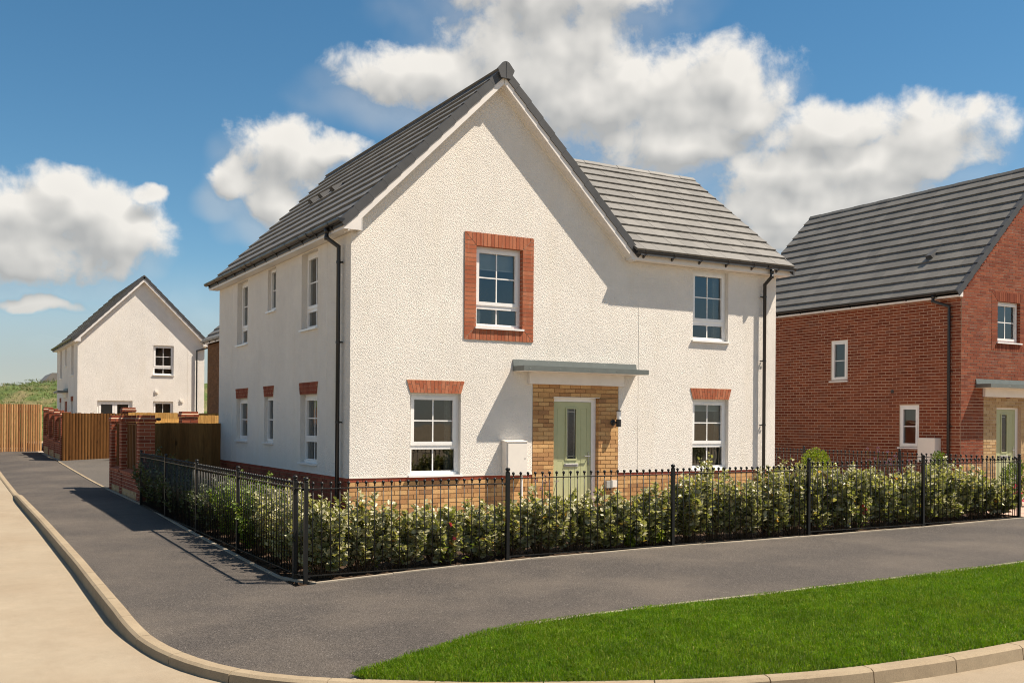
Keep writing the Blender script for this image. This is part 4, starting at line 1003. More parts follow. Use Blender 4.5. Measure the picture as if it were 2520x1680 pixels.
    m = MB(); P = [(AX + 2.87, YE, ZE - .02), (XV - .02, YE, ZE - .02), (XV - .02, YR, zw(YR) - .02), (3.1, YR, zw(YR) - .02)]; m.hexa([(x, y, z - .06) for x, y, z in P] + P)
    P = [(XV - .02, 2 * YR - YE, ZE - .02), (AX + 2.8, 2 * YR - YE, ZE - .02), (3.1, YR, zw(YR) - .02), (XV - .02, YR, zw(YR) - .02)]; m.hexa([(x, y, z - .06) for x, y, z in P] + P)
    RW = recalc(m.build('roof_slope', M['verge'], H)); RW['label'] = 'lower roof of the right wing in pale sunlit tiles'
    # wing front slope tiles: clipped by the valley against the main roof
    gw = 4.03 / 12
    def clipw(c):
        yy = YE + c * gw * ce; z = ZE + c * gw * se; xl = AX + (7.845 - z) - .10
        return (max(0, xl - 3.0), XV - 3.0)
    n1 = tile_slope(RW, (3.0, YE, ZE), (1, 0, 0), (0, ce, se), (0, -se, ce), XV - 3.0, 12, gw, M['tile'], clip=clipw, budget=190)
    ridge_tiles(RW, (3.3, YR, zw(YR)), (XV + .01, YR, zw(YR)), (0, -ce, -se), (0, ce, -se), M['tile'])
    vb = MB(); vb.prism(Fr((XV, YE, 0), (0, 1, 0), (1, 0, 0)), [(0, ZE - .16), (YR - YE, zw(YR) - .16), (YR - YE, zw(YR) + .03), (0, ZE + .03)], -.02, .015); vb.build('verge_trim', M['verge'], RW)
    bb = MB(); bb.prism(Fr((XV - .05, YE + .43, 0), (0, 1, 0), (1, 0, 0)), [(0, zw(YE + .43) - .24), (YR - YE - .43, zw(YR) - .24), (YR - YE - .43, zw(YR) - .09), (0, zw(YE + .43) - .09)], -.14, 0); bb.build('barge_board', M['fascia'], RW)
    # main slopes
    xl = AX - 2.915; UL = (SQ, 0, SQ); NL = (-SQ, 0, SQ)
    n2 = tile_slope(RD, (xl, y1, zt(xl)), (0, -1, 0), UL, NL, y1 - y0, NZ, G_, M['tile'], budget=110)
    xr = AX + 2.915
    tile_slope(RD, (xr, y0, zt(xr)), (0, 1, 0), (-SQ, 0, SQ), (SQ, 0, SQ), y1 - y0, NZ, G_, M['tile'], budget=0)
    ridge_tiles(RD, (AX, y0 - .03, zt(AX)), (AX, y1, zt(AX)), (-SQ, 0, -SQ), (SQ, 0, -SQ), M['verge'])
    # block end of the ridge
    e = MB(); fe = Fr((AX, y0 - .03, zt(AX)), (1, 0, 0), (0, -1, 0)); e.prism(fe, [(-.10, -.17), (.10, -.17), (.165, -.02), (.06, .10), (.02, .118), (-.02, .118), (-.06, .10), (-.165, -.02)], 0, .035); e.build('ridge_end', M['verge'], RD)
    e = MB(); e.box(fe, -.003, .003, -.16, .11, .035, .038); e.build('ridge_seam', M['black'], RD)
    verge_caps(RD, (xl, y0, zt(xl)), UL, (0, -1, 0), NL, NZ, G_ - .004)
    verge_caps(RD, (xr, y0, zt(xr)), (-SQ, 0, SQ), (0, -1, 0), (SQ, 0, SQ), NZ, G_ - .004)
    # barge boards and soffits on the gable
    for sx in (-1, 1):
        pts = [(AX + sx * 2.73, ZS + .17), (AX + sx * 2.58, ZS + .17), (AX, 7.60), (AX, 7.775), (AX + sx * 2.80, 4.975)] if False else None
        lo = lambda x: 7.595 - abs(x - AX); hi = lambda x: 7.74 - abs(x - AX)
        xe = AX + sx * 2.80
        poly = [(xe, lo(xe)), (AX, lo(AX)), (AX, hi(AX)), (xe, hi(xe))]
        if sx > 0: poly = [(AX, lo(AX)), (xe, lo(xe)), (xe, hi(xe)), (AX, hi(AX))]
        b = MB(); b.prism(FF, poly, .178, .20); b.build('barge_board', M['fascia'], H)
        s = MB(); p2 = [(xe, lo(xe) + .002), (AX, lo(AX) + .002), (AX, lo(AX) + .016), (xe, lo(xe) + .016)]
        if sx > 0: p2 = [(AX, lo(AX) + .002), (xe, lo(xe) + .002), (xe, lo(xe) + .016), (AX, lo(AX) + .016)]
        s.prism(FF, p2, .0, .178); s.build('soffit', M['fascia'], H)
        t_ = MB(); off = .045; xe = AX + sx * 2.70; p3 = [(xe, lo(xe) - off), (AX, lo(AX) - off), (AX, lo(AX) + .002), (xe, lo(xe) + .002)]
        if sx > 0: p3 = [(AX, lo(AX) - off), (xe, lo(xe) - off), (xe, lo(xe) + .002), (AX, lo(AX) + .002)]
        t_.prism(FF, p3, .0, .02); t_.build('soffit_trim', M['meter'], H)
    q = MB(); q.box(FF, AX - .004, AX + .004, 7.6, 7.735, .2, .203); q.build('barge_joint', M['grey'], H)
    # left eaves: fascia, soffit, end boxes
    b = MB(); b.wbox(-.20, -.18, -.178, D_ + .17, ZS, ZS + .165); b.build('fascia', M['fascia'], H)
    b = MB(); b.wbox(-.18, 0.0, -.178, D_ + .15, ZS + .003, ZS + .016); b.build('soffit', M['fascia'], H)
    b = MB(); b.prism(FF, [(-.20, ZS), (.108, ZS), (.108, lo(.108) + .004), (-.10, lo(-.10) + .10), (-.20, ZS + .165)], .176, .2015); b.build('eaves_box_end', M['fascia'], H)
    b = MB(); b.box(FF, .102, .110, ZS - .002, ZS + .20, .0, .204); b.build('eaves_box_trim', M['upvc'], H)
    gutter(H, (-.2, D_ + .26, ZS + .150), (-.2, -.26, ZS + .150), (-1, 0, 0), 12, joints=(3.6, 7.5))
    downpipe(H, (-.258, .43, ZS + .10), (-1, 0, 0), (0, -1, 0), (-.085, .337, 0), .15)
    # wing eaves
    b = MB(); b.wbox(5.622, W + .20, -.20, -.18, ZS, ZS + .165); b.build('fascia', M['fascia'], H)
    b = MB(); b.wbox(WG + .07, W + .18, -.18, .0, ZS + .003, ZS + .016); b.build('soffit', M['fascia'], H)
    b = MB(); b.prism(FF, [(WG + .05, ZS), (5.62, ZS), (5.62, ZS + .165), (5.54, 4.90), (WG + .05, 5.0)] if False else [(WG + .05, ZS), (5.62, ZS), (5.62, ZS + .13), (WG + .05, ZS + .30)], .176, .2015); b.build('eaves_box_end', M['fascia'], H)
    b = MB(); b.wbox(WG + .05, WG + .07, -.176, -.002, ZS, ZS + .12); b.build('eaves_box_return', M['fascia'], H)
    b = MB(); b.prism(Fr((W + .20, -.178, 0), (0, 1, 0), (1, 0, 0)), [(0, ZS), (.30, ZS), (.30, ZS + .36), (0, ZS + .13)], -.02, 0); b.build('eaves_box_end', M['fascia'], H)
    b = MB(); b.wbox(W + .002, W + .18, .002, .118, ZS + .003, ZS + .016); b.build('soffit', M['fascia'], H)
    gutter(H, (WG + .11, -.2, ZS + .150), (W + .27, -.2, ZS + .150), (0, -1, 0), 6, joints=(3.3,))
    downpipe(H, (8.86, -.258, ZS + .10), (0, -1, 0), (-1, 0, 0), (8.84, -.085, 0), .15)
    # three tile vents on the left slope
    for yv in (4.43, 5.16, 5.80):
        fv = Fr((1.37, yv, zt(1.37)), (0, -1, 0), NL, UL); v = MB()
        v.hexa([fv.p(-.10, -.10, .03), fv.p(.10, -.10, .03), fv.p(.10, .28, .01), fv.p(-.10, .28, .01), fv.p(-.085, -.10, .13), fv.p(.085, -.10, .13), fv.p(.06, .28, .035), fv.p(-.06, .28, .035)]); v.build('roof_vent', M['verge'], RD)
        g_ = MB(); g_.box(fv, -.07, .07, -.104, -.1005, .045, .118); g_.build('vent_grille', M['black'], RD)
    return H
HOUSE = main_house()

# fittings on and in the white house
def meter_box():
    t = thing('meter_box', 'cream wall meter box left of the sage green door', 'meter box', (2.99, 0, 0))
    m = MB(); m.wbox(2.79, 3.20, -.175, -.004, .87, 1.46); m.build('case', M['meter'], t)
    m = MB(); m.wbox(2.815, 3.195, -.192, -.175, .885, 1.44); d = m.build('cover', M['meter'], t)
    m = MB(); m.lathe((3.155, -.192, 1.17), [(.012, 0), (.012, .004), (.004, .006)], 10, (0, -1, 0)); m.build('lock', M['grey'], d)
    m = MB(); m.prism(Fr((2.78, 0, 0), (0, -1, 0), (-1, 0, 0)), [(.004, 1.46), (.20, 1.452), (.20, 1.462), (.004, 1.485)], -.43, 0); m.build('lid', M['meter'], t)
    m = MB(); m.tube([(3.15, -.09, .87), (3.15, -.09, .12)], .018, 8); m.build('conduit', M['upvc'], t)
meter_box()
def wall_lamp():
    t = thing('wall_lamp', 'black and white cylinder lamp on brick right of the sage green door', 'lamp', (5.19, 0, 1.87))
    m = MB(); m.lathe((5.145, -.0, 1.80), [(.055, 0), (.055, .022), (.03, .03)], 16, (0, -1, 0)); m.build('wall_plate', M['black'], t)
    m = MB(); m.tube([(5.15, -.02, 1.80), (5.19, -.09, 1.80)], .022, 8).lathe((5.20, -.115, 1.725), [(.047, 0), (.047, .135), (.04, .14)], 16); m.build('body', M['black'], t)
    m = MB(); m.lathe((5.20, -.115, 1.866), [(.04, 0), (.04, .14), (.036, .15)], 16); m.build('diffuser', M['upvc'], t)
    m = MB(); m.lathe((5.20, -.115, 2.016), [(.05, 0), (.05, .012), (.03, .018)], 16); m.build('cap', M['black'], t)
wall_lamp()
def socket_box():
    t = thing('outdoor_socket', 'small grey outdoor socket box low on bricks right of the door', 'socket', (5.08, 0, .66))
    m = MB(); m.wbox(4.965, 5.10, -.085, .0, .60, .73); m.build('housing', M['grey'], t)
    m = MB(); m.wbox(5.10, 5.215, -.07, .0, .61, .735); m.build('switch_case', M['meter'], t)
    for x in (5.0, 5.06): q = MB(); q.tube([(x, -.045, .60), (x, -.045, .555)], .014, 8); q.build('cable_gland', M['black'], t)
socket_box()
def interior():
    # vase with sprigs and a straw lamp on the bedroom window board, curtains, blinds, pendant
    t = thing('vase', 'pale rounded vase with leafy sprig inside the upper brick-framed window', 'vase', (2.40, .30, 3.47))
    m = MB(); m.lathe((2.40, .30, 3.47), [(.07, 0), (.095, .05), (.10, .20), (.09, .27), (.05, .32), (.035, .335)], 16); m.build('body', M['vase'], t, smooth=True)
    m = MB(); rng = random.Random(4)
    for i in range(7):
        tip = Vector((2.40 + rng.uniform(-.12, .2), .30 + rng.uniform(-.1, .1), 3.80 + rng.uniform(.12, .32))); m.tube([(2.40, .30, 3.78), tip], .004, 4)
    st = m.build('stems', M['bark'], t)
    m = MB()
    for i in range(46):
        c = Vector((2.46 + rng.uniform(-.16, .2), .30 + rng.uniform(-.1, .1), 3.95 + rng.uniform(-.08, .18))); a = rng.uniform(0, 6.28); d = Vector((math.cos(a), math.sin(a) * .5, rng.uniform(-.3, .6))) * .035; s_ = Vector((-d.y, d.x, .3 * d.x)) * .5
        m.face([c - d, c - s_, c + d, c + s_])
    m.build('leaves', M['leaf_g'], t)
    t = thing('straw_lamp', 'straw coloured cylinder lamp inside the upper brick-framed window', 'lamp', (2.82, .34, 3.47))
    m = MB(); m.lathe((2.82, .34, 3.47), [(.065, 0), (.075, .06), (.07, .27), (.06, .30)], 16); m.build('shade', M['straw'], t, smooth=True)
    m = MB(); m.lathe((2.82, .34, 3.44), [(.05, 0), (.05, .03)], 12); m.build('base', M['bark'], t)
    t = thing('window_board', 'timber window board with photo frame behind the upper brick-framed window', 'shelf', (2.7, .3, 3.43))
    m = MB(); m.wbox(2.25, 3.2, .18, .48, 3.425, 3.44); m.build('board', M['upvc'], t)
    m = MB(); m.wbox(2.57, 2.68, .33, .345, 3.441, 3.53); m.build('photo_frame', M['straw'], t)
    t = thing('pendant_lamp', 'orange globe pendant lamp inside the window left of the door', 'lamp', (1.10, .55, 2.55))
    m = MB(); m.lathe((1.12, .5, 1.97), [(.01, 0), (.06, .02), (.085, .07), (.085, .09), (.06, .14), (.02, .16)], 16); m.build('globe', M['orange'], t, smooth=True)
    m = MB(); m.tube([(1.12, .5, 2.12), (1.12, .5, 2.58)], .004, 6); m.build('cord', M['black'], t)
    def curtain(x0, x1, y, z0, z1, label, side=False):
        t = thing('curtain', label, 'curtain', ((x0 + x1) / 2, y, z0)); m = MB(); n = 18
        P = []
        for i in range(n + 1):
            a = x0 + (x1 - x0) * i / n; w = .025 * math.sin(i * 1.9); P.append((a, y + w) if not side else (y + w, a))
        for a, b in zip(P, P[1:]): m.face([(a[0], a[1], z0), (b[0], b[1], z0), (b[0], b[1], z1), (a[0], a[1], z1)])
        m.build('fabric', M['curtain'], t)
    curtain(1.80, 2.05, .26, .3, 2.4, 'linen curtain inside the window left of the door')
    curtain(7.80, 8.05, .26, .3, 2.4, 'linen curtain inside the ground window right of the door')
    curtain(7.74, 8.0, .26, 2.9, 4.8, 'linen curtain inside the upper right front window')
    curtain(1.55, 2.6, .32, 2.9, 4.8, 'linen curtain inside the nearest upper side window', True)
    curtain(1.8, 2.6, .32, .4, 2.4, 'linen curtain inside the nearest lower side window', True)
    curtain(6.2, 7.1, .32, 2.9, 4.8, 'linen curtain inside the farthest upper side window', True)
    for (x0, x1, z0, z1, lab) in ((2.24, 3.2, 4.46, 4.82, 'pale raised blind inside the upper brick-framed window'), (7.04, 7.95, 2.06, 2.30, 'raised blind inside the ground window right of the door')):
        t = thing('window_blind', lab, 'blind', ((x0 + x1) / 2, .24, z0)); m = MB(); m.wbox(x0, x1, .225, .235, z0, z1); m.build('fabric', M['blind'], t)
        m = MB(); m.wbox(x0, x1, .215, .245, z0 - .02, z0); m.build('bottom_rail', M['upvc'], t)
interior()
# ---------------------------------------------------------------- red brick house next door
def red_house():
    X0, ZS, AX, D_ = 15.15, 4.82, 18.41, 7.8; W = 2 * (AX - X0)
    H = thing('brick_house', 'red brick neighbouring house with dark grey tiled roof and sage door', 'house', (X0, 0, .2))
    FF = Fr((X0, 0, 0), (1, 0, 0), (0, -1, 0)); FL = Fr((X0, D_, 0), (0, -1, 0), (-1, 0, 0)); y2a = lambda y: D_ - y
    wF = (16.49 - X0, 17.39 - X0, 3.815, 4.815); dp = (15.99 - X0, 18.0 - X0, 2.49); lws = [(y2a(3.97), y2a(3.40), 2.955, 4.04), (y2a(1.74), y2a(1.16), 1.24, 2.29)]
    zt = lambda x: 8.36 - abs(x - AX)
    core = MB(); hole = [wF, (dp[0] + .5, dp[0] + 1.46, .2, 2.27)]
    wall_panel('front_backing', Fr((X0, .0055, 0), (1, 0, 0), (0, -1, 0)), W, -.1, ZS, hole, M['mortar_r'], H, gable=[(0, ZS), (W, ZS), (W / 2, ZS + W / 2 + .02)])
    wall_panel('side_backing', Fr((X0 + .0055, D_, 0), (0, -1, 0), (-1, 0, 0)), D_, -.1, ZS, lws, M['mortar_r'], H)
    m = MB(); m.face([(X0 + W, 0, -.1), (X0 + W, D_, -.1), (X0 + W, D_, ZS), (X0 + W, 0, ZS)]); m.face([(X0 + W, D_, -.1), (X0, D_, -.1), (X0, D_, ZS), (AX, D_, zt(AX) - .1), (X0 + W, D_, ZS)]); m.build('rear_wall', M['redw'], H)
    bw = bpy.data.objects.new('front_wall', None); C.objects.link(bw); bw.parent = H; ROOT[bw] = base_of(H)
    so_ = .215
    sur = (wF[0] - so_, wF[1] + so_, wF[2] - so_, wF[3] + so_)
    def ivf(b):
        if b < ZS + .13: l, r = 0, W
        else:
            k = b - ZS - .13; l, r = k, W - k
        cut = []
        if sur[2] < b < sur[3]: cut.append((sur[0], sur[1]))
        if b < dp[2]: cut.append((dp[0], dp[1]))
        out = []; a = l
        for c0, c1 in sorted(cut):
            if c0 > a: out.append((a, c0))
            a = max(a, c1)
        if r - a > .03: out.append((a, r))
        return [o for o in out if o[1] - o[0] > .03]
    brick_run(bw, FF, lambda b: ivf(b) if b > .86 else [], .1, .875, M['redw'], face=0, budget=0)
    n1 = brick_run(bw, FF, ivf, .885, 7.95, M['redw'], face=0, budget=120, joint=.013)
    brick_run(bw, FF, ivf, .135, .885, M['buff'], face=0, budget=0)
    bs = bpy.data.objects.new('side_wall', None); C.objects.link(bs); bs.parent = H; ROOT[bs] = base_of(H)
    def ivl(b):
        out = []; a = .0
        for h in sorted(lws):
            if h[2] < b < h[3]: out.append((a, h[0])); a = h[1]
        out.append((a, D_)); return out
    brick_run(bs, FL, ivl, .06, ZS, M['redw'], face=0, budget=60, joint=.013)
    # doorway panel and door
    pn = bpy.data.objects.new('door_surround', None); C.objects.link(pn); pn.parent = H; ROOT[pn] = base_of(H)
    d0, d1 = dp[0] + .5, dp[0] + 1.46
    brick_run(pn, FF, lambda b: [(dp[0], dp[1])] if b > 2.27 else [(dp[0], d0), (d1, dp[1])], .135, dp[2], M['buff2'], face=.002, budget=40, start=dp[0])
    front_door(H, FF, d0, d1, .25, 2.27)
    canopy(H, FF, 15.685 - X0, 18.31 - X0, 2.70, .40, 15.95 - X0, 18.05 - X0)
    brick_surround(H, FF, wF, M['redw'], face=.004)
    window(H, FF, *wF, style='single', d=.09)
    for q in lws: window(H, FL, *q, style='single', d=.03, vbar=False, trick=False)
    r = MB(); r.wbox(X0 + .2, X0 + W - .2, 3.0, 3.1, .1, ZS).wbox(X0 + .2, X0 + W - .2, .2, D_ - .2, 2.55, 2.75).wbox(X0 + 2.3, X0 + 2.4, .2, D_ - .2, .1, ZS).wbox(X0 + .2, X0 + W - .2, .2, D_ - .2, ZS, ZS + .05); r.build('partition', M['room'], H)
    t = MB(); t.lathe((X0 + .01, 1.95, 2.64), [(.045, 0), (.045, .03), (.03, .035)], 12, (-1, 0, 0)); t.build('flue', M['black'], H)
    # roof
    y0, y1 = -.045, D_ + .05; G_ = .346; m = MB()
    for sx in (-1, 1):
        xe = AX + sx * 3.42; P = [(xe, y0, zt(xe) - .02), (xe, y1, zt(xe) - .02), (AX, y1, zt(AX) - .02), (AX, y0, zt(AX) - .02)]; m.hexa([(x, y, z - .06) for x, y, z in P] + P)
    RD = recalc(m.build('roof_slope', M['verge'], H)); xl = AX - 3.46
    tile_slope(RD, (xl, y1, zt(xl)), (0, -1, 0), (SQ, 0, SQ), (-SQ, 0, SQ), y1 - y0, 14, G_, M['tile_d'], budget=300)
    xr = AX + 3.46; tile_slope(RD, (xr, y0, zt(xr)), (0, 1, 0), (-SQ, 0, SQ), (SQ, 0, SQ), y1 - y0, 14, G_, M['tile_d'], budget=0)
    ridge_tiles(RD, (AX, y0, zt(AX)), (AX, y1, zt(AX)), (-SQ, 0, -SQ), (SQ, 0, -SQ), M['tile_d'])
    verge_caps(RD, (xl, y0, zt(xl)), (SQ, 0, SQ), (0, -1, 0), (-SQ, 0, SQ), 14, G_ - .001); verge_caps(RD, (xr, y0, zt(xr)), (-SQ, 0, SQ), (0, -1, 0), (SQ, 0, SQ), 14, G_ - .001)
    b = MB(); b.wbox(X0 - .16, X0 - .14, -.02, D_, ZS - .005, ZS + .16); b.build('fascia', M['fascia'], H)
    b = MB(); b.wbox(X0 - .14, X0 + .005, -.02, D_, ZS, ZS + .012); b.build('soffit', M['fascia'], H)
    b = MB(); b.prism(FF, [(-.16, ZS - .005), (.005, ZS - .005), (.005, ZS + .20), (-.16, ZS + .10)], .022, .036); b.build('eaves_box_end', M['fascia'], H)
    gutter(H, (X0 - .16, D_, ZS + .14), (X0 - .16, -.05, ZS + .14), (-1, 0, 0), 9)
    downpipe(H, (X0 - .216, .62, ZS + .10), (-1, 0, 0), (0, -1, 0), (X0 - .05, .30, 0), .2)
    fv = Fr((xl + 1.15, 1.55, zt(xl + 1.15)), (0, -1, 0), (-SQ, 0, SQ), (SQ, 0, SQ)); v = MB()
    v.hexa([fv.p(-.10, -.10, .03), fv.p(.10, -.10, .03), fv.p(.10, .28, .01), fv.p(-.10, .28, .01), fv.p(-.085, -.10, .13), fv.p(.085, -.10, .13), fv.p(.06, .28, .035), fv.p(-.06, .28, .035)]); v.build('roof_vent', M['verge'], RD)
    t = thing('meter_box', 'white meter box on the shaded side of the red brick house', 'meter box', (X0, .78, .9))
    m = MB(); m.wbox(X0 - .22, X0 - .004, .53, 1.02, .9, 1.49); m.build('case', M['meter'], t)
    m = MB(); m.wbox(X0 - .235, X0 - .22, .55, 1.0, .92, 1.47); m.build('cover', M['meter'], t)
    t = thing('wall_lamp', 'black wall lamp beside the door of the red brick house', 'lamp', (17.75, 0, 1.9))
    m = MB(); m.lathe((17.72, -.0, 1.85), [(.05, 0), (.05, .02)], 12, (0, -1, 0)).lathe((17.74, -.1, 1.78), [(.045, 0), (.045, .13)], 12); m.build('body', M['black'], t)
    m = MB(); m.lathe((17.74, -.1, 1.912), [(.038, 0), (.038, .14)], 12); m.build('diffuser', M['upvc'], t)
red_house()

# ---------------------------------------------------------------- white gabled house at the back
def far_house():
    X0, Y0, W, D_, B = -.455, 32.0, 5.40, 8.6, .32; ZS = 4.825 + B; AX = X0 + W / 2
    H = thing('rendered_house', 'small white gabled house in the distance behind timber fences', 'house', (X0, Y0, B))
    FF = Fr((X0, Y0, 0), (1, 0, 0), (0, -1, 0)); FL = Fr((X0, Y0 + D_, 0), (0, -1, 0), (-1, 0, 0)); y2a = lambda y: D_ - y
    fd = (.355 - X0, 1.82 - X0, B + .15, 2.60); wk = (2.70 - X0, 3.57 - X0, 1.55, 2.60); wu = (2.69 - X0, 3.58 - X0, 3.79, 5.12)
    wall_panel('front_wall', FF, W, B, ZS, [fd, wk, wu], M['harl_far'], H, gable=[(0, ZS), (W, ZS), (W, ZS + .082), (W / 2, ZS + 2.782), (0, ZS + .082)])
    # side elevation windows, two storeys, and the brick panel of its own door
    lw = [(y2a(2.4), y2a(1.5), 1.3, 2.58), (y2a(7.2), y2a(6.5), 1.3, 2.58), (y2a(2.4), y2a(1.5), 3.75, 5.10), (y2a(4.9), y2a(4.3), 4.27, 5.10), (y2a(7.1), y2a(6.3), 3.75, 5.10), (y2a(5.0), y2a(4.0), B, 2.60)]
    wall_panel('side_wall', FL, D_, B, ZS, lw, M['harl_far'], H, depth=.13)
    m = MB(); m.face([(X0 + W, Y0, B), (X0 + W, Y0 + D_, B), (X0 + W, Y0 + D_, ZS), (X0 + W, Y0, ZS)]); m.face([(X0 + W, Y0 + D_, B), (X0, Y0 + D_, B), (X0, Y0 + D_, ZS), (AX, Y0 + D_, ZS + 2.7), (X0 + W, Y0 + D_, ZS)]); m.build('rear_wall', M['harl_far'], H)
    # french doors
    q = MB(); t = .07; a0, a1, b0, b1 = fd; c0, c1 = -.15, -.09
    q.box(FF, a0, a0 + t, b0, b1, c0, c1).box(FF, a1 - t, a1, b0, b1, c0, c1).box(FF, a0 + t, a1 - t, b1 - t, b1, c0, c1); fo = q.build('french_doors', M['upvc'], H)
    mid = (a0 + a1) / 2
    for x0, x1 in ((a0 + t, mid - .004), (mid + .004, a1 - t)):
        q = MB(); s = .095; q.box(FF, x0, x0 + s, b0, b1 - t, c0, c1 + .015).box(FF, x1 - s, x1, b0, b1 - t, c0, c1 + .015).box(FF, x0 + s, x1 - s, b1 - t - s, b1 - t, c0, c1 + .015).box(FF, x0 + s, x1 - s, b0, b0 + .2, c0, c1 + .015); q.build('door_leaf', M['upvc'], fo)
        g_ = MB(); g_.face([FF.p(x0 + s, b0 + .2, c1 - .02), FF.p(x1 - s, b0 + .2, c1 - .02), FF.p(x1 - s, b1 - t - s, c1 - .02), FF.p(x0 + s, b1 - t - s, c1 - .02)]); g_.build('pane', M['glass'], fo)
    window(H, FF, *wk, style='single'); window(H, FF, wu[0], wu[1], wu[2], wu[3], tglass=(4.22, 5.02), bglass=(3.88, 4.08))
    for q in lw[:5]: window(H, FL, *q, style='single', d=.13, vbar=False, trick=False)
    for q in lw[:2]: splay_lintel(H, FL, q[0], q[1], q[3], .22, M['red'], spl=.05)
    q = MB(); q.box(FL, lw[5][0], lw[5][1], B, 2.6, -.14, -.03); dpn = q.build('door_surround', M['red'], H)
    canopy(H, FL, y2a(5.4), y2a(3.6), 3.0, .45, y2a(5.2), y2a(3.8))
    r = MB(); r.wbox(X0 + .2, X0 + W - .2, Y0 + .75, Y0 + .8, B, ZS).wbox(X0 + .2, X0 + W - .2, Y0 + .2, Y0 + D_ - .2, 2.9, 3.1).wbox(X0 + 2.6, X0 + 2.7, Y0 + .2, Y0 + D_ - .2, B, ZS).wbox(X0 + .1, X0 + W - .1, Y0 + .2, Y0 + D_ - .2, ZS, ZS + .05); r.build('partition', M['room'], H)  # front partition added close behind the glass to lighten the panes
    zt = lambda x: ZS + 3.02 - abs(x - AX); y0, y1 = Y0 - .2, Y0 + D_ + .17; m = MB()
    for sx in (-1, 1):
        xe = AX + sx * 2.92; P = [(xe, y0, zt(xe) - .02), (xe, y1, zt(xe) - .02), (AX, y1, zt(AX) - .02), (AX, y0, zt(AX) - .02)]; m.hexa([(x, y, z - .06) for x, y, z in P] + P)
    RD = recalc(m.build('roof_slope', M['verge'], H)); xl, xr = AX - 2.94, AX + 2.94
    tile_slope(RD, (xl, y1, zt(xl)), (0, -1, 0), (SQ, 0, SQ), (-SQ, 0, SQ), y1 - y0, 12, .346, M['tile_d']); tile_slope(RD, (xr, y0, zt(xr)), (0, 1, 0), (-SQ, 0, SQ), (SQ, 0, SQ), y1 - y0, 12, .346, M['tile_d'])
    ridge_tiles(RD, (AX, y0, zt(AX)), (AX, y1, zt(AX)), (-SQ, 0, -SQ), (SQ, 0, -SQ), M['verge'])
    verge_caps(RD, (xl, y0, zt(xl)), (SQ, 0, SQ), (0, -1, 0), (-SQ, 0, SQ), 12, .346); verge_caps(RD, (xr, y0, zt(xr)), (-SQ, 0, SQ), (0, -1, 0), (SQ, 0, SQ), 12, .346)
    lo = lambda x: ZS + 2.77 - abs(x - AX); hi = lambda x: ZS + 2.915 - abs(x - AX)
    for sx in (-1, 1):
        xe = AX + sx * 2.82; poly = [(xe, lo(xe)), (AX, lo(AX)), (AX, hi(AX)), (xe, hi(xe))] if sx < 0 else [(AX, lo(AX)), (xe, lo(xe)), (xe, hi(xe)), (AX, hi(AX))]
        f0 = Fr((0, Y0, 0), (1, 0, 0), (0, -1, 0)); b = MB(); b.prism(f0, poly, .178, .2); b.build('barge_board', M['fascia'], H)
        s = MB(); p2 = [(xe, lo(xe) + .002), (AX, lo(AX) + .002), (AX, lo(AX) + .016), (xe, lo(xe) + .016)] if sx < 0 else [(AX, lo(AX) + .002), (xe, lo(xe) + .002), (xe, lo(xe) + .016), (AX, lo(AX) + .016)]; s.prism(f0, p2, 0, .178); s.build('soffit', M['fascia'], H)
        e = MB(); x_in = X0 - .2 if sx < 0 else X0 + W + .2
        e.prism(f0, [(X0 - .2, ZS), (X0 + .1, ZS), (X0 + .1, ZS + .20), (X0 - .2, ZS + .14)] if sx < 0 else [(X0 + W - .1, ZS), (X0 + W + .2, ZS), (X0 + W + .2, ZS + .14), (X0 + W - .1, ZS + .20)], .176, .2015); e.build('eaves_box_end', M['fascia'], H)
        b = MB(); xf = X0 - .2 if sx < 0 else X0 + W + .18; b.wbox(xf, xf + .02, Y0 - .17, Y0 + D_, ZS, ZS + .16); b.build('fascia', M['fascia'], H)
        b = MB(); b.wbox(min(xf, X0) if sx < 0 else X0 + W, X0 if sx < 0 else xf + .02, Y0 - .17, Y0 + D_, ZS + .004, ZS + .016); b.build('soffit', M['fascia'], H)
        gutter(H, (X0 - .2 if sx < 0 else X0 + W + .2, Y0 + D_, ZS + .14), (X0 - .2 if sx < 0 else X0 + W + .2, Y0 - .2, ZS + .14), (sx, 0, 0), 8)
    m = MB(); r_ = .034; xp = X0 + W - .36
    m.tube([(X0 + W + .25, Y0 - .16, ZS + .1), (X0 + W + .25, Y0 - .16, ZS - .02), (xp, Y0 - .08, ZS - .2), (xp, Y0 - .08, B)], r_, 10); m.build('downpipe', M['black'], H)
    for (x, z, lab) in ((2.83, 3.02, 'upper'), (3.93, 2.62, 'lower')):
        q = MB(); q.box(Fr((x, Y0, z), (1, 0, 0), (0, -1, 0)), -.075, .075, -.08, .08, .002, .035).lathe((x, Y0 - .035, z), [(.05, 0), (.045, .02)], 10, (0, -1, 0)); q.build('wall_vent', M['meter'], H)
    q = MB(); q.box(FF, W - .75, W - .735, B, ZS, -.01, .004); q.build('movement_joint', M['meter'], H)
far_house()

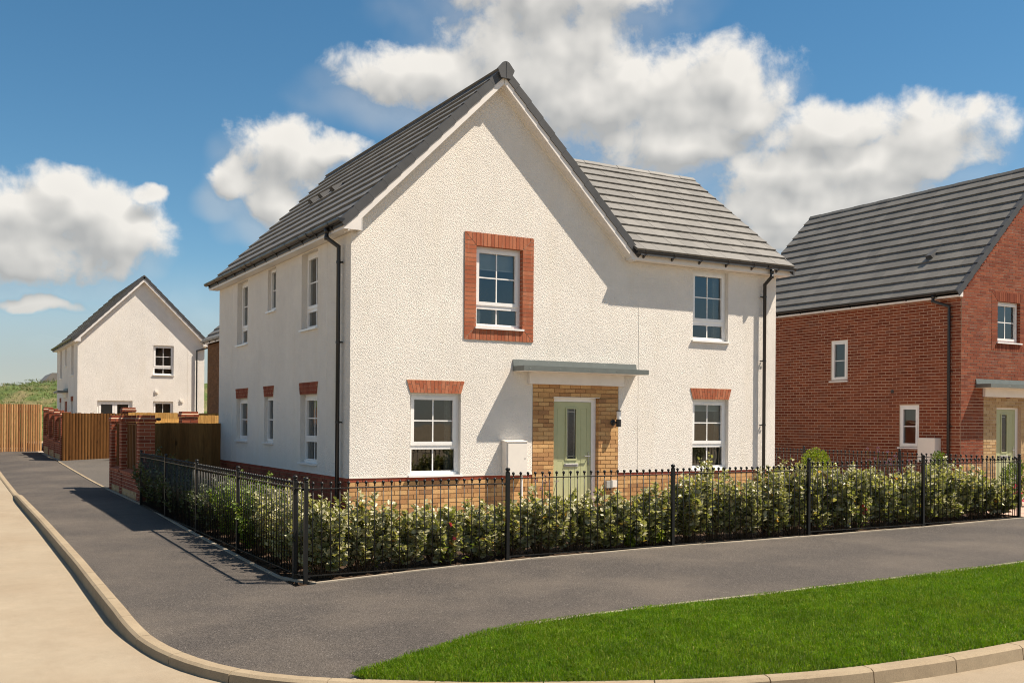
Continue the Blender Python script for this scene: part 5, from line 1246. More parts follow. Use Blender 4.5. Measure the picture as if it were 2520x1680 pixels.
# ---------------------------------------------------------------- brown house glimpsed between the two white houses
def brown_house():
    X0, Y0, Y1, B = 3.62, 15.5, 25.6, .35; W = 6.4; ZS = 4.76; AX = X0 + W / 2
    H = thing('brick_house', 'dark brown brick house just showing between the two white houses', 'house', (X0, Y0, B))
    FL = Fr((X0, Y1, 0), (0, -1, 0), (-1, 0, 0))
    m = MB(); m.face([(X0 + .012, Y0, B), (X0 + .012, Y0, ZS), (X0 + .012, Y1, ZS), (X0 + .012, Y1, B)]); m.face([(X0, Y1, B), (X0, Y1, ZS), (AX, Y1, ZS + W / 2), (X0 + W, Y1, ZS), (X0 + W, Y1, B)])
    m.face([(X0, Y0, B), (X0 + W, Y0, B), (X0 + W, Y0, ZS), (AX, Y0, ZS + W / 2), (X0, Y0, ZS)]); m.face([(X0 + W, Y0, B), (X0 + W, Y1, B), (X0 + W, Y1, ZS), (X0 + W, Y0, ZS)]); wl = m.build('wall', M['brown'], H)
    brick_run(wl, FL, lambda b: [(0, 4.0)], B, ZS, M['brown'], budget=0)
    zt = lambda x: ZS + .14 + W / 2 + .2 - abs(x - AX); y0, y1 = Y0 - .05, Y1 + .05; m = MB()
    for sx in (-1, 1):
        xe = AX + sx * (W / 2 + .2); P = [(xe, y0, zt(xe) - .02), (xe, y1, zt(xe) - .02), (AX, y1, zt(AX) - .02), (AX, y0, zt(AX) - .02)]; m.hexa([(x, y, z - .06) for x, y, z in P] + P)
    RD = recalc(m.build('roof_slope', M['verge'], H)); xl = AX - W / 2 - .22
    tile_slope(RD, (xl, y1, zt(xl)), (0, -1, 0), (SQ, 0, SQ), (-SQ, 0, SQ), y1 - y0, 13, .346, M['tile_d'])
    xr = AX + W / 2 + .22; tile_slope(RD, (xr, y0, zt(xr)), (0, 1, 0), (-SQ, 0, SQ), (SQ, 0, SQ), y1 - y0, 13, .346, M['tile_d'])
    b = MB(); b.wbox(X0 - .18, X0 - .16, Y0, Y1, ZS, ZS + .15); b.build('fascia', M['fascia'], H)
    gutter(H, (X0 - .18, Y1 + .05, ZS + .13), (X0 - .18, Y0, ZS + .13), (-1, 0, 0), 11)
brown_house()
# ---------------------------------------------------------------- iron railings
BAR = {}
def bar_mesh():
    if 'b' in BAR: return BAR['b']
    m = MB(); m.tube([(0, 0, 0), (0, 0, 1.0)], .0060, 8)
    m.lathe((0, 0, .985), [(.006, 0), (.011, .006), (.011, .014), (.007, .020), (.014, .026), (.0195, .037), (.0195, .043), (.014, .054), (.006, .060)], 8)
    me = bpy.data.meshes.new('bar'); me.from_pydata(m.v, [], m.f); me.materials.append(M['iron']); me.polygons.foreach_set('use_smooth', [True] * len(m.f)); BAR['b'] = me
    return me
def post(t, x, y, z0, z1, r=.021):
    m = MB(); m.wbox(x - r, x + r, y - r, y + r, z0, z1 - .05); p = m.build('post', M['iron'], t)
    m = MB(); m.lathe((x, y, z1 - .052), [(.018, 0), (.026, .006), (.026, .014), (.014, .018), (.028, .026), (.031, .038), (.028, .05), (.014, .060)], 12); m.build('ball_finial', M['iron'], p, smooth=True)
def rail_panel(t, p0, p1, zr, nb, zlow=.96):
    """panel between two posts: two rails and nb bars; zr = level of the top rail"""
    p0, p1 = Vector((p0[0], p0[1], 0)), Vector((p1[0], p1[1], 0)); d = (p1 - p0).normalized(); L = (p1 - p0).length; n = Vector((-d.y, d.x, 0))
    for z in (zr, zr - zlow):
        fr = Fr(p0, d, n); m = MB(); m.box(fr, .02, L - .02, z - .005, z + .005, -.018, .018); m.build('rail', M['iron'], t)
        for a in (.028, L - .028): q = MB(); q.box(fr, a - .012, a + .012, z - .02, z + .004, -.022, .022); q.build('rail_lug', M['iron'], t)
    for i in range(nb):
        a = L * (i + .75) / (nb + .5); p = p0 + d * a; o = link('bar', bar_mesh(), t); b = base_of(t)
        o.location = (p.x - b.x, p.y - b.y, zr - zlow - b.z); o.scale = (1, 1, (zlow + .078) / 1.045)
def railings():
    t = thing('iron_railing', 'black ball-topped iron railing along the front pavement before the hedge', 'railing', (-2.2, -4.49, 0))
    xs = [-2.19, .37, 2.95, 5.51, 8.07, 10.58]; tops = [1.17, 1.233, 1.238, 1.291, 1.317, 1.306]; rz = [1.044, 1.108, 1.115, 1.166, 1.176]
    for x, tp in zip(xs, tops): post(t, x, -4.49, hz(x, -4.5) - .25, tp)
    for i in range(5): rail_panel(t, (xs[i], -4.49), (xs[i + 1], -4.49), rz[i], 24)
    t = thing('iron_railing', 'black ball-topped iron railing along the side pavement up to the brick pier', 'railing', (-2.22, .5, 0))
    ys = [-4.20, -1.72, .74, 3.18, 5.66]; rz = [1.043, 1.045, 1.051, 1.058]
    for y in ys: post(t, -2.22, y, hz(-2.22, y) - .2, 1.175 if y < 3 else 1.18)
    for i in range(4): rail_panel(t, (-2.22, ys[i]), (-2.22, ys[i + 1]), rz[i], 23)
    rail_panel(t, (-2.205, -4.47), (-2.22, -4.20), 1.043, 2)
    t = thing('iron_railing', 'black iron railing running back between the white house and the red brick house', 'railing', (10.62, -1, .2))
    ys = [-4.46, -1.96, .54, 3.04]
    for y in ys[1:]: post(t, 10.62, y, .1, 1.318)
    post(t, 10.62, -2.84, .1, 1.318)
    for i in range(3): rail_panel(t, (10.62, ys[i]), (10.62, ys[i + 1]), 1.19, 23)
    t = thing('iron_railing', 'black iron railing in front of the red brick house door at right edge', 'railing', (12, -4.49, .2))
    post(t, 11.85, -4.49, .0, 1.33); post(t, 14.4, -4.49, .0, 1.35); rail_panel(t, (11.85, -4.49), (14.4, -4.49), 1.20, 24)
railings()

# ---------------------------------------------------------------- timber fences
def board_fence(label, cat, p0, p1, z0, z1, mat, out, wd=.105, gap=.004, step=False, rails=True, th=.018, jitter=.006, group=None, lap=False):
    p0, p1 = Vector((p0[0], p0[1], 0)), Vector((p1[0], p1[1], 0)); d = (p1 - p0).normalized(); L = (p1 - p0).length; out = Vector(out)
    t = thing('timber_fence', label, cat, (p0.x, p0.y, z0)); n = round(L / wd); w = L / n; fr = Fr(p0, d, out)
    for i in range(n):
        dz = random.uniform(-jitter, jitter); c = random.uniform(0, .004) + (.012 if (lap and i % 2) else 0); b0, b1 = z0 + dz * .3, z1 + dz
        if lap:
            m = MB(); a0, a1 = i * w - .012, (i + 1) * w
            m.hexa([fr.p(a0, b0, .003), fr.p(a1, b0, .016), fr.p(a1, b0, 0), fr.p(a0, b0, 0), fr.p(a0, b1, .003), fr.p(a1, b1, .022), fr.p(a1, b1, 0), fr.p(a0, b1, 0)]); m.build('board', mat, t)
        else: place_unit('board', mat, t, fr.p((i + .5) * w, (b0 + b1) / 2, c), d, Z.cross(d), Z, w - gap, th, b1 - b0)
    if rails:
        for z in (z0 + .25, (z0 + z1) / 2, z1 - .25): m = MB(); m.box(fr, 0, L, z - .04, z + .04, -.06, -.012); m.build('rail', mat, t)
    return t
board_fence('dark stained board fence between the brick pier and the white house', 'fence', (-1.76, 8.40), (-.01, 8.40), .10, 1.715, M['fence_m'], (0, -1, 0), lap=True)
def palisade(label, p0, p1, z0, z1, mat, wd, r_, group=None):
    """close-set half-round palings"""
    t = thing('timber_fence', label, 'fence', (p0[0], p0[1], z0)); d = Vector((p1[0] - p0[0], p1[1] - p0[1], 0)); L = d.length; d.normalize(); n = round(L / wd)
    out = Vector((d.y, -d.x, 0)); me = None
    for i in range(n):
        p = Vector((p0[0], p0[1], 0)) + d * (L * (i + .5) / n)
        if me is None:
            m = MB(); k = 7; prof = [(math.cos(math.pi * q / (k - 1)) * r_, math.sin(math.pi * q / (k - 1)) * r_ * .55) for q in range(k)]
            fr = Fr((0, 0, 0), d, out); m.v = [tuple(fr.p(a, 0, c)) for a, c in prof] + [tuple(fr.p(a, 1, c)) for a, c in prof]
            m.f = [(q + 1, q, k + q, k + q + 1) for q in range(k - 1)] + [tuple(range(k, 2 * k)), (0, k - 1, 2 * k - 1, k)]; m.mi = [0] * len(m.f)
            me = bpy.data.meshes.new('board'); me.from_pydata(m.v, [], m.f); me.materials.append(mat)
        o = link('board', me, t); b = base_of(t); dz = random.uniform(-.012, .012); o.location = (p.x - b.x, p.y - b.y, 0); o.scale = (1, 1, z1 + dz - z0)
        o.location.z = z0 - b.z
    fr = Fr((p0[0], p0[1], 0), d, out); m = MB()
    for z in (z0 + .3, z1 - .3): m.box(fr, 0, L, z - .04, z + .04, -.07, -.01)
    m.build('rail', mat, t)
    return t
palisade('brown board fence along the back of the drive', (-2.08, 21.60), (3.2, 21.60), .36, 1.985, M['fence'], .098, .056)
palisade('pale sunlit board fence closing the far end of the side pavement', (-11.0, 30.2), (-2.0, 30.2), .33, 2.365, M['fence_l'], .088, .0405)
board_fence('yellow new timber fence behind the brick pier, left piece', 'fence', (-.55, 14.6), (.42, 15.0), .2, 1.805, M['fence_y'], (0, -1, 0))
board_fence('yellow new timber fence beside the white house rear corner', 'fence', (.9, 15.0), (3.4, 15.0), .2, 1.925, M['fence_y'], (0, -1, 0))
board_fence('light brown timber fence in front of the distant white house', 'fence', (-.2, 20.2), (3.55, 20.2), .35, 2.015, M['fence_y'], (0, -1, 0), wd=.12)

# ---------------------------------------------------------------- brick garden walls with piers
def brick_box(root, x0, x1, y0, y1, z0, z1, mat, mort, bf=999, bl=999, L=.225, phase=0):
    """solid brick block: mortar core with separate bricks on the four faces"""
    m = MB(); e = .009; m.wbox(x0 + e, x1 - e, y0 + e, y1 - e, z0, z1 - .004); m.build('core', mort, root)
    FFr = Fr((x0, y0, 0), (1, 0, 0), (0, -1, 0)); FLr = Fr((x0, y1, 0), (0, -1, 0), (-1, 0, 0)); FRr = Fr((x1, y0, 0), (0, 1, 0), (1, 0, 0)); FB = Fr((x1, y1, 0), (-1, 0, 0), (0, 1, 0))
    brick_run(root, FFr, lambda b: [(0, x1 - x0)], z0, z1, mat, budget=bf, depth=.05, phase=phase, L=L)
    brick_run(root, FLr, lambda b: [(.052, y1 - y0 - .052)] if (y1 - y0) > .5 else [(.052, y1 - y0 - .052)], z0, z1, mat, budget=bl, depth=.05, phase=phase + 1, L=L)
    brick_run(root, FRr, lambda b: [(.052, y1 - y0 - .052)], z0, z1, mat, budget=0, depth=.05, phase=phase, L=L); brick_run(root, FB, lambda b: [(0, x1 - x0)], z0, z1, mat, budget=0, depth=.05, phase=phase, L=L)
def pier(root, x0, y0, w, zb, zt, bf, bl, mat=None):
    p = bpy.data.objects.new('pier', None); C.objects.link(p); p.parent = root; ROOT[p] = base_of(root); mat = mat or M['red']
    brick_box(p, x0, x0 + w, y0, y0 + w, zb, zt - .15, mat, M['mortar_r'], bf, bl)
    brick_box(p, x0 - .022, x0 + w + .022, y0 - .022, y0 + w + .022, zt - .15, zt - .075, mat, M['mortar_r'], bf, bl, phase=1)
    m = MB(); x1, y1 = x0 + w, y0 + w; z = zt - .078
    m.hexa([(x0 - .018, y0 - .018, z), (x1 + .018, y0 - .018, z), (x1 + .018, y1 + .018, z), (x0 - .018, y1 + .018, z), (x0 + .01, y0 + .01, z + .02), (x1 - .01, y0 + .01, z + .02), (x1 - .01, y1 - .01, z + .02), (x0 + .01, y1 - .01, z + .02)]); m.build('mortar_fillet', M['mortar'], p)
    brick_box(p, x0, x0 + w, y0, y0 + w, zt - .072, zt + .003, mat, M['mortar_r'], bf, bl, phase=0)
    return p
def garden_wall(label, X, Ys, zb, zt, W=.327, bud=(60, 40, 60), slope=0.0, panel_mat=None, base_buff=True, dw=.64):
    t = thing('brick_garden_wall', label, 'wall', (X, Ys[0], zb)); n = len(Ys)
    for i, y in enumerate(Ys):
        zz = zb + slope * (y - Ys[0]); pier(t, X, y, W, zz - .1, zt + slope * (y - Ys[0]), bud[0] if i == 0 else 14, bud[1] if i == 0 else 14)
    for i in range(n - 1):
        y0, y1 = Ys[i] + W, Ys[i + 1]; zz = zb + slope * (y0 - Ys[0]); th = .215; x0, x1 = X + .01, X + .01 + th
        p = bpy.data.objects.new('dwarf_wall', None); C.objects.link(p); p.parent = t; ROOT[p] = base_of(t)
        if base_buff: brick_box(p, x0, x1, y0 + .002, y1 - .002, zz - .1, zz + .20, M['buff2'], M['mortar_r'], 0, bud[2] // 3); z1 = zz + .20
        else: z1 = zz - .1
        brick_box(p, x0, x1, y0 + .002, y1 - .002, z1, zz + dw - .11, M['red'], M['mortar_r'], 0, bud[2])
        # brick-on-edge coping, sloping to the street
        k = round((y1 - y0) / .075); st = (y1 - y0) / k
        for q in range(k):
            a, b = y0 + q * st + .004, y0 + (q + 1) * st - .004; m = MB(); za, zb_ = zz + dw - .105, zz + dw
            m.hexa([(x0 - .03, a, za), (x1 - .02, a, za), (x1 - .02, b, za), (x0 - .03, b, za), (x0 - .03, a, zb_ - .05), (x1 - .02, a, zb_), (x1 - .02, b, zb_), (x0 - .03, b, zb_ - .05)]); m.build('coping_brick', M['redp'], p)
        # timber infill
        f = bpy.data.objects.new('timber_panel', None); C.objects.link(f); f.parent = t; ROOT[f] = base_of(t); mt = panel_mat or M['fence']
        xx = X + .14; kb = round((y1 - y0 - .04) / .10); sb = (y1 - y0 - .04) / kb
        for q in range(kb):
            a = y0 + .02 + (q + .5) * sb; place_unit('board', mt, f, (xx - random.uniform(0, .004) - (.012 if q % 2 else 0), a, (zz + dw + zt - .19 + slope * (y0 - Ys[0])) / 2), (0, 1, 0), (-1, 0, 0), Z, sb - .006, .02, zt - .19 + slope * (y0 - Ys[0]) - zz - dw)
        m = MB(); zt2 = zt - .185 + slope * (y0 - Ys[0]); m.wbox(xx - .03, xx + .05, y0, y1, zt2 - .03, zt2); m.wbox(xx + .01, xx + .05, y0, y1, zz + dw + .1, zz + dw + .18); m.build('rail', mt, f)
    return t
garden_wall('red brick garden wall with timber panels and capped piers beside the side railing', -2.1, [6.66, 8.95, 10.47], .05, 1.885, bud=(70, 45, 70))
garden_wall('farther red brick garden wall with timber panels beyond the drive', -2.1, [21.85, 23.95, 26.0, 28.1], .36, 2.02, bud=(20, 20, 20), slope=.035)
t = thing('brick_gate_pier', 'capped brick pier standing behind the board fence by the white house', 'pier', (.28, 13.2, .15)); pier(t, .06, 13.0, .44, .05, 2.015, 40, 20)
t = thing('brick_gate_pier', 'brick pier cap showing above the drive fence near the distant house', 'pier', (.1, 21.9, .35)); pier(t, -.13, 21.85, .44, .25, 2.20, 20, 10)
def tap():
    t = thing('security_light', 'small black lamp fixed at the top of the near brick pier', 'lamp', (-2.1, 7.0, 1.8))
    m = MB(); m.lathe((-1.74, 6.8, 1.80), [(.02, 0), (.03, .03), (.03, .09), (.015, .10)], 10, (1, 0, 0)); m.build('body', M['black'], t)
tap()
# ---------------------------------------------------------------- shrubs: shoots carrying real leaves
def leaf_mesh(name, base, axis, nrm, L, Wd, mat, fold=.25):
    """one folded pointed-oval leaf per row; base (N,3), axis along the leaf, nrm its upper side"""
    N = len(base); side = np.cross(axis, nrm); side /= np.linalg.norm(side, axis=1)[:, None] + 1e-9
    up_ = np.cross(side, axis)
    l = L[:, None]; w = Wd[:, None]; droop = -up_ * l * .10
    V = np.zeros((N, 6, 3))
    V[:, 0] = base; V[:, 3] = base + axis * l + droop * 1.2
    V[:, 1] = base + axis * l * .32 + side * w * .95 + up_ * w * fold; V[:, 2] = base + axis * l * .72 + side * w * .75 + up_ * w * fold * .8 + droop * .5
    V[:, 5] = base + axis * l * .32 - side * w * .95 + up_ * w * fold; V[:, 4] = base + axis * l * .72 - side * w * .75 + up_ * w * fold * .8 + droop * .5
    b = np.arange(N) * 6
    loops = np.stack([b, b + 3, b + 2, b + 1, b, b + 5, b + 4, b + 3], 1).reshape(-1)
    starts = np.arange(N * 2) * 4
    return mesh_np(name, V.reshape(-1, 3), loops, starts, None, mat)
def unit(v): return v / (np.linalg.norm(v, axis=1)[:, None] + 1e-9)
def shrub_data(rng, c, rx, ry, H, nsh, per, leafL, z0, erect=.35):
    """shoots from the base out to an uneven dome; returns stems and leaf arrays"""
    stems = []; B = []; A = []; Nn = []; Ls = []
    for i in range(nsh):
        a = rng.uniform(0, 2 * np.pi); rad = np.sqrt(rng.random()) * 1.0
        tipx, tipy = np.cos(a) * rad * rx, np.sin(a) * rad * ry
        hh = H * (1 - .28 * rad ** 2) * (rng.uniform(.82, 1.12) if rng.random() < .6 else rng.uniform(.35, .85))
        p0 = np.array([c[0] + tipx * .25, c[1] + tipy * .25, z0]); p2 = np.array([c[0] + tipx, c[1] + tipy, z0 + hh]); p1 = (p0 + p2) / 2 + np.array([tipx * .15, tipy * .15, hh * .12])
        stems.append((p0, p1, p2))
        t = np.sort(rng.uniform(.14, 1.02, per)) ** .8; t = t[:, None]
        pos = (1 - t) ** 2 * p0 + 2 * t * (1 - t) * p1 + t ** 2 * p2
        tang = unit(2 * (1 - t) * (p1 - p0) + 2 * t * (p2 - p1))
        ph = np.arange(per) * 2.4 + rng.uniform(0, 6); ring = np.stack([np.cos(ph), np.sin(ph), np.zeros(per)], 1)
        ax = unit(ring * rng.uniform(.5, 1.2, (per, 1)) + tang * erect * 1.6 + rng.normal(0, .25, (per, 3)))
        nn = unit(np.array([.25, -.25, 1.0]) + rng.normal(0, .6, (per, 3)) + ring * .3)
        B.append(pos + rng.normal(0, .012, (per, 3))); A.append(ax); Nn.append(nn); Ls.append(leafL * rng.uniform(.55, 1.2, per) * (1.1 - .45 * t[:, 0] ** 4))
    return stems, np.concatenate(B), np.concatenate(A), np.concatenate(Nn), np.concatenate(Ls)
def stem_mesh(stems, parent, r=.005, mat=None):
    m = MB()
    for p0, p1, p2 in stems:
        pts = [((1 - t) ** 2 * p0 + 2 * t * (1 - t) * p1 + t * t * p2) for t in (0, .35, .7, .97)]; m.tube(pts, r, 4, False, r * .35)
    return m.build('stem', mat or M['bark'], parent)
def np_obj(name, me, parent, kind=None):
    b = base_of(parent)
    if b.length > 0: me.transform(Matrix.Translation(-b))
    return link(name, me, parent, kind)
_mesh_np0 = mesh_np
def mesh_np(name, V, loops, starts, tot, mat): return _mesh_np0(name, V, loops, starts, tot, mat)
def shrub(name, label, cat, c, rx, ry, H, nsh, per, leafL, mat, seed, ratio=.34, erect=.35, group=None, root=None, r=.005):
    rng = np.random.default_rng(seed); z0 = hz(c[0], c[1]) - .02
    t = root or thing(name, label, cat, (c[0], c[1], z0), group)
    st, B, A, N_, L = shrub_data(rng, c, rx, ry, H, nsh, per, leafL, z0, erect)
    np_obj('foliage', leaf_mesh('foliage', B, A, N_, L, L * ratio * rng.uniform(.85, 1.15, len(L)), mat), t, 'stuff'); stem_mesh(st, t, r)
    return t

# front hedge: a row of elaeagnus bushes; heights follow the photograph along the railing
def front_hedge():
    xs = np.array([-2.2, -1.74, -.39, .53, 1.2, 1.52, 1.87, 2.37, 2.97, 3.4, 3.91, 5.0, 5.91, 7.37, 8.43, 9.55, 10.7]); hs = np.array([.74, .80, .71, .68, .62, .58, .76, .52, .70, .85, .90, .87, .88, .87, .78, .78, .55])
    x = -1.86; k = 0; names = []
    where = ['at the corner post of the front railing', 'second bush from the railing corner', 'third bush from the railing corner', 'fourth bush from the railing corner',
             'just left of the second railing post', 'just right of the second railing post', 'below the meter box', 'below the left edge of the doorway', 'in front of the sage green door', 'low bush right of the doorway below the socket box',
             'below the movement joint right of the door', 'just left of the third railing post', 'just right of the third railing post', 'below the left side of the right front window', 'below the right side of the right front window',
             'below the right downpipe', 'at the right corner of the white house', 'just left of the fourth railing post', 'just right of the fourth railing post', 'in front of the lime green ball shrub', 'sixth bush from the right end of the front hedge', 'fifth bush from the right end of the front hedge',
             'fourth bush from the right end of the front hedge', 'third bush from the right end of the front hedge', 'second bush from the right end of the front hedge', 'last bush at the right end of the front hedge']
    n = len(where)
    for k in range(n):
        x = -1.88 + (10.40 + 1.88) * k / (n - 1); H = float(np.interp(x, xs, hs)) * random.uniform(.97, 1.06); y = -4.14 + random.uniform(-.04, .06)
        shrub('hedge_shrub', 'silvery green leafy hedge bush ' + where[k], 'shrub', (x, y), random.uniform(.38, .46), .34, H * random.uniform(.90, 1.20) + .03, 58, 40, random.uniform(.084, .100), M['leaf'], 100 + k, group='bushes of the front hedge')
front_hedge()
def side_hedge():
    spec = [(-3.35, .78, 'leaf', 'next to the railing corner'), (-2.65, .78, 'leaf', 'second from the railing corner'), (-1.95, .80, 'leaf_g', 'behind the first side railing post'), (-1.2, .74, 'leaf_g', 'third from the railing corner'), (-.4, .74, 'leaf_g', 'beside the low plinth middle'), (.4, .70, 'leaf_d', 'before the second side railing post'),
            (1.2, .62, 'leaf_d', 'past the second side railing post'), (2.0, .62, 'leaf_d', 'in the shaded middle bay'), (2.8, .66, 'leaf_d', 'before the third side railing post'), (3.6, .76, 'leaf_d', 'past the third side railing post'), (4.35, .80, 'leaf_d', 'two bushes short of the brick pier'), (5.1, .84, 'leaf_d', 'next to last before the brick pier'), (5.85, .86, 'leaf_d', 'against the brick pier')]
    for k, (y, H, mt, w) in enumerate(spec):
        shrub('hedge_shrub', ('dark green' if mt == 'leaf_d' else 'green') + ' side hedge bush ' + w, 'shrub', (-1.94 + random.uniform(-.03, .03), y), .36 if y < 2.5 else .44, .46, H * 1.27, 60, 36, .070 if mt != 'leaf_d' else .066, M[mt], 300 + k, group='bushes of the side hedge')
side_hedge()
# clipped lime ball and small conical green shrub
def ball_shrub(label, c, zc, r, mat, seed, n=1500, leafL=.035, cone=False, name='ball_shrub'):
    rng = np.random.default_rng(seed); z0 = hz(c[0], c[1]); t = thing(name, label, 'shrub', (c[0], c[1], z0))
    d = unit(rng.normal(0, 1, (n, 3))); rr_ = r * rng.uniform(.62, 1.08, n)[:, None]; P = d * rr_
    if cone: P[:, 2] *= 1.5
    P = P + np.array([c[0], c[1], zc]); ax = unit(d + rng.normal(0, .5, (n, 3)) + np.array([0, 0, .5])); nn = unit(d + rng.normal(0, .5, (n, 3)))
    L = leafL * rng.uniform(.6, 1.2, n); np_obj('foliage', leaf_mesh('foliage', P, ax, nn, L, L * .3, mat), t, 'stuff')
    m = MB(); m.tube([(c[0], c[1], z0 - .03), (c[0], c[1], zc)], .018, 6)
    for i in range(10):
        q = d[i] * r * .8; m.tube([(c[0], c[1], zc - r * .3), (c[0] + q[0], c[1] + q[1], zc + q[2])], .006, 4)
    m.build('stem', M['bark'], t)
ball_shrub('lime green rounded shrub behind the front hedge by the red house', (7.23, -3.0), 1.16, .21, M['leaf_y'], 51)
ball_shrub('small dark green conical shrub below the red house meter box', (10.15, -3.2), 1.12, .13, M['leaf_g'], 52, 900, .03, True, 'conical_shrub')
def strap_plant():
    c = (7.02, -2.5); z0 = hz(*c); t = thing('phormium', 'bronze strap-leaved plant at the right corner of the white house', 'plant', (c[0], c[1], z0)); rng = random.Random(9)
    for i in range(22):
        a = rng.uniform(0, 6.28); sp = rng.uniform(.1, .42); h = rng.uniform(.7, 1.08); d = Vector((math.cos(a), math.sin(a), 0)); s_ = Vector((-d.y, d.x, 0)); m = MB(); pts = []
        for q in range(6):
            u = q / 5; pts.append((Vector((c[0], c[1], z0)) + d * (.04 + sp * u ** 1.7) + Z * (h * u * (1 - .12 * u)), .016 * (1 - u ** 3) + .001))
        for (p, w), (p2, w2) in zip(pts, pts[1:]): m.face([p - s_ * w, p + s_ * w, p2 + s_ * w2, p2 - s_ * w2])
        m.build('leaf', M['phorm'], t)
strap_plant()
def verbena(label, c, n, seed, h=(.9, 1.3)):
    z0 = hz(*c); t = thing('verbena', label, 'flower', (c[0], c[1], z0)); rng = random.Random(seed); m = MB(); heads = []
    for i in range(n):
        a = rng.uniform(0, 6.28); sp = rng.uniform(.05, .3); tip = Vector((c[0] + math.cos(a) * sp, c[1] + math.sin(a) * sp, z0 + rng.uniform(*h))); m.tube([(c[0] + math.cos(a) * .03, c[1] + math.sin(a) * .03, z0), ((c[0] + tip.x) / 2, (c[1] + tip.y) / 2, z0 + (tip.z - z0) * .55), tip], .004, 4); heads.append(tip)
    m.build('stem', M['leaf_g'], t)
    for q in heads:
        f = MB()
        for j in range(26):
            d = Vector((rng.gauss(0, 1), rng.gauss(0, 1), rng.gauss(0, .6))).normalized() * .024; e = d.cross(Vector((rng.random(), .3, .7))).normalized() * .007; p = q + d
            f.face([p - e, p + d * .3 - e * .2, p + e, p - d * .3])
        f.build('flower_head', M['purple'], t)
verbena('tall purple verbena in front of the meter box', (1.45, -3.55), 5, 1, (.75, 1.0))
verbena('tall purple verbena before the red brick wall', (8.35, -3.3), 7, 2, (1.0, 1.28))
verbena('purple verbena near the conical shrub by the red house', (9.0, -3.25), 6, 3, (.8, 1.08))
def flowers(label, c, n, seed, sp=.22, h=(.12, .36), mat='pink'):
    z0 = hz(*c); t = thing('flowering_plant', label, 'flower', (c[0], c[1], z0)); rng = random.Random(seed); m = MB(); f = MB(); g_ = MB()
    for i in range(n):
        a = rng.uniform(0, 6.28); r = rng.uniform(0, sp); tip = Vector((c[0] + math.cos(a) * r, c[1] + math.sin(a) * r, z0 + rng.uniform(*h))); m.tube([(c[0], c[1], z0), tip], .003, 4)
        for j in range(10):
            d = Vector((rng.gauss(0, 1), rng.gauss(0, 1), rng.gauss(0, 1))).normalized() * .022; e = d.cross(Vector((.3, rng.random(), .7))).normalized() * .014; f.face([tip + d - e, tip + d * 1.5, tip + d + e, tip])
        for j in range(8):
            p = Vector((c[0] + rng.uniform(-sp, sp), c[1] + rng.uniform(-sp, sp), z0 + rng.uniform(.02, h[1] * .8))); d = Vector((rng.gauss(0, 1), rng.gauss(0, 1), rng.gauss(0, .6))).normalized() * .03; e = d.cross(Vector((.3, .4, .8))).normalized() * .014; g_.face([p - d, p - e, p + d, p + e])
    m.build('stem', M['leaf_g'], t); f.build('petals', M[mat], t); g_.build('leaves', M['leaf_g'], t)
flowers('pink flowers low in the front hedge right of the fourth post', (6.72, -4.36), 4, 1, .12, (.2, .4)); flowers('red and pink bedding flowers behind the last railing post', (12.1, -3.4), 18, 2, .45, (.15, .45)); flowers('pink bedding flowers low in the hedge left of the second post', (-.35, -4.38), 3, 3, .25, (.3, .5))
ball_shrub('leafy green shrub behind the right-hand end of the front railing', (12.6, -3.2), .75, .35, M['leaf_g'], 53, 1600, .05, name='garden_shrub')
# green ground cover plants between the bushes
for k, (x, lab) in enumerate(((2.35, 'low bright green plant under the hedge left of the third post'), (2.75, 'low bright green plant under the hedge beside the third post'))):
    shrub('ground_plant', lab, 'plant', (x, -4.33), .16, .12, .26, 16, 12, .05, M['leaf_y'], 700 + k, .45)

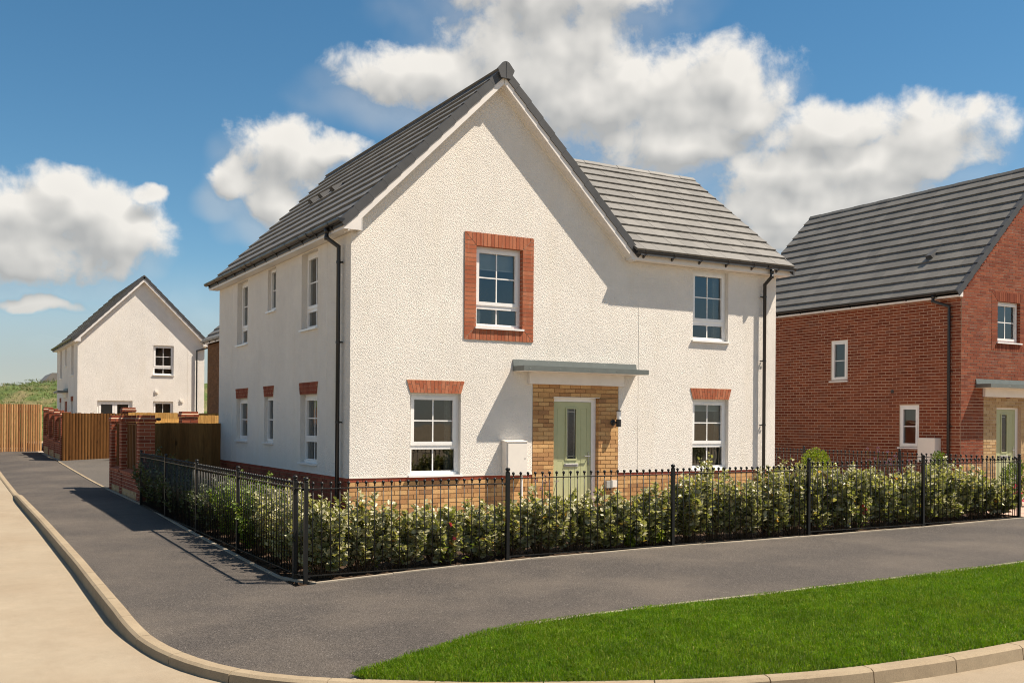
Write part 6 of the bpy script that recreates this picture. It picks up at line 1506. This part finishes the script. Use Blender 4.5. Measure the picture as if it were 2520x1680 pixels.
# ---------------------------------------------------------------- rough green bank and far roof
def hill():
    m_, g, b, o = new_mat('bank_grass'); P = objpos(g)
    n1 = g.noise(P, .35, 5.0, .6); n2 = g.noise(P, 3.0, 5.0, .7); n3 = g.noise(P, 1.1, 4.0, .65)
    c = g.mix(g.mr(n2.outputs[0], .35, .65), (.050, .090, .014, 1), (.115, .150, .035, 1)); c = g.mix(g.mr(n1.outputs[0], .5, .62, 0, .8), c, (.20, .16, .075, 1)); c = g.mix(g.mr(n3.outputs[0], .66, .72, 0, .9), c, (.34, .27, .19, 1))
    g.l(c, b.inputs['Base Color']); b.inputs['Roughness'].default_value = .95; bump(g, b, n2.outputs[0], .8, .3)
    rng = np.random.default_rng(8); nx, ny = 130, 40; v = []
    xs = np.linspace(-50, 30, nx); ys = np.linspace(46, 84, ny)
    for x in xs:
        for y in ys:
            t = (y - 46) / 38; prof = min(1, max(0, t / .45)); prof = prof * prof * (3 - 2 * prof) * (1 if t < .7 else max(0, 1 - (t - .7) / .3) ** .5)
            z = .4 + prof * (3.5 + .35 * math.sin(x * .21) + .2 * math.sin(x * .53 + 1)) + .22 * math.sin(x * 1.7 + y * .9) * prof + rng.normal(0, .10) * prof
            v.append((x, y, z))
    f = [(i * ny + j, (i + 1) * ny + j, (i + 1) * ny + j + 1, i * ny + j + 1) for i in range(nx - 1) for j in range(ny - 1)]
    me = bpy.data.meshes.new('hill'); me.from_pydata(v, [], f); me.materials.append(m_); me.polygons.foreach_set('use_smooth', [True] * len(f)); me.update(); link('hill', me, None, 'structure')
    # tussocks
    V = np.array(v).reshape(nx, ny, 3); N = 110000; i = rng.integers(0, nx, N); j = rng.integers(0, 24, N); p = V[i, j] + rng.normal(0, .3, (N, 3)) * np.array([1, 1, .05])
    ok = (p[:, 0] > -14) & (p[:, 0] < 8); p = p[ok]; N = len(p)
    ax = unit(np.array([0, 0, 1.0]) + rng.normal(0, .45, (N, 3))); nn = unit(rng.normal(0, 1, (N, 3))); L = rng.uniform(.06, .20, N)
    o = link('bank_grass', leaf_mesh('bank_grass', p, ax, nn, L, L * .12, M['grass_rough']), None, 'stuff'); tag(o, 'rough tussocky grass covering the far green bank', 'grass')
M['grass_rough'] = leafmat('rough_grass', [(0, (.06, .095, .016)), (.6, (.10, .135, .03)), (.85, (.17, .16, .06)), (1, (.26, .20, .10))], None, .3)
hill()
def boulder(label, c, s, seed):
    rng = random.Random(seed); m = MB(); t = tag(None or thing('boulder', label, 'rock', c), None); n = 9
    prof = [(.4, -.3), (.95, -.05), (1.0, .2), (.75, .5), (.3, .68)]
    for k, (r, z) in enumerate(prof):
        for q in range(n): a = 2 * math.pi * q / n; j = rng.uniform(.8, 1.2); m.v.append((c[0] + math.cos(a) * r * s * j * 1.3, c[1] + math.sin(a) * r * s * j, c[2] + z * s * rng.uniform(.85, 1.15)))
    for k in range(len(prof) - 1):
        for q in range(n): a = k * n + q; b2 = k * n + (q + 1) % n; m.f.append((a, b2, b2 + n, a + n)); m.mi.append(0)
    m.f.append(tuple(range((len(prof) - 1) * n, len(prof) * n))); m.mi.append(0); m.build('stone', M['gravel'], t)
boulder('pale boulder on the green bank at the left edge', (-9.6, 55.0, 1.9), .8, 1); boulder('smaller pale boulder below another on the bank at left edge', (-9.4, 53.0, 1.35), .55, 2); boulder('small pale stone in the middle of the green bank', (-7.0, 58.5, 3.1), .3, 3)
def far_roof():
    H = thing('distant_house', 'grey roofed house peeping over the top of the green bank', 'house', (9, 110, .5)); x0, x1, y0, y1 = 4.2, 15.0, 108, 116
    m = MB(); m.wbox(x0, x1, y0, y1, .5, 5.2); m.build('wall', M['harl_far'], H)
    r = MB(); r.prism(Fr((0, y0 - .2, 0), (1, 0, 0), (0, -1, 0)), [(x0 - .3, 5.2), (x1 + .3, 5.2), (x1 - 1.3, 6.87), (x0 + 1.2, 6.87)], -8.4, 0); r.build('roof', M['tile'], H)
    for x in (5.5, 7.5, 10, 12.5): q = MB(); q.wbox(x, x + 1, y0 - .03, y0 - .002, 3.4, 4.6); q.build('window', M['dglass'], H)
far_roof()
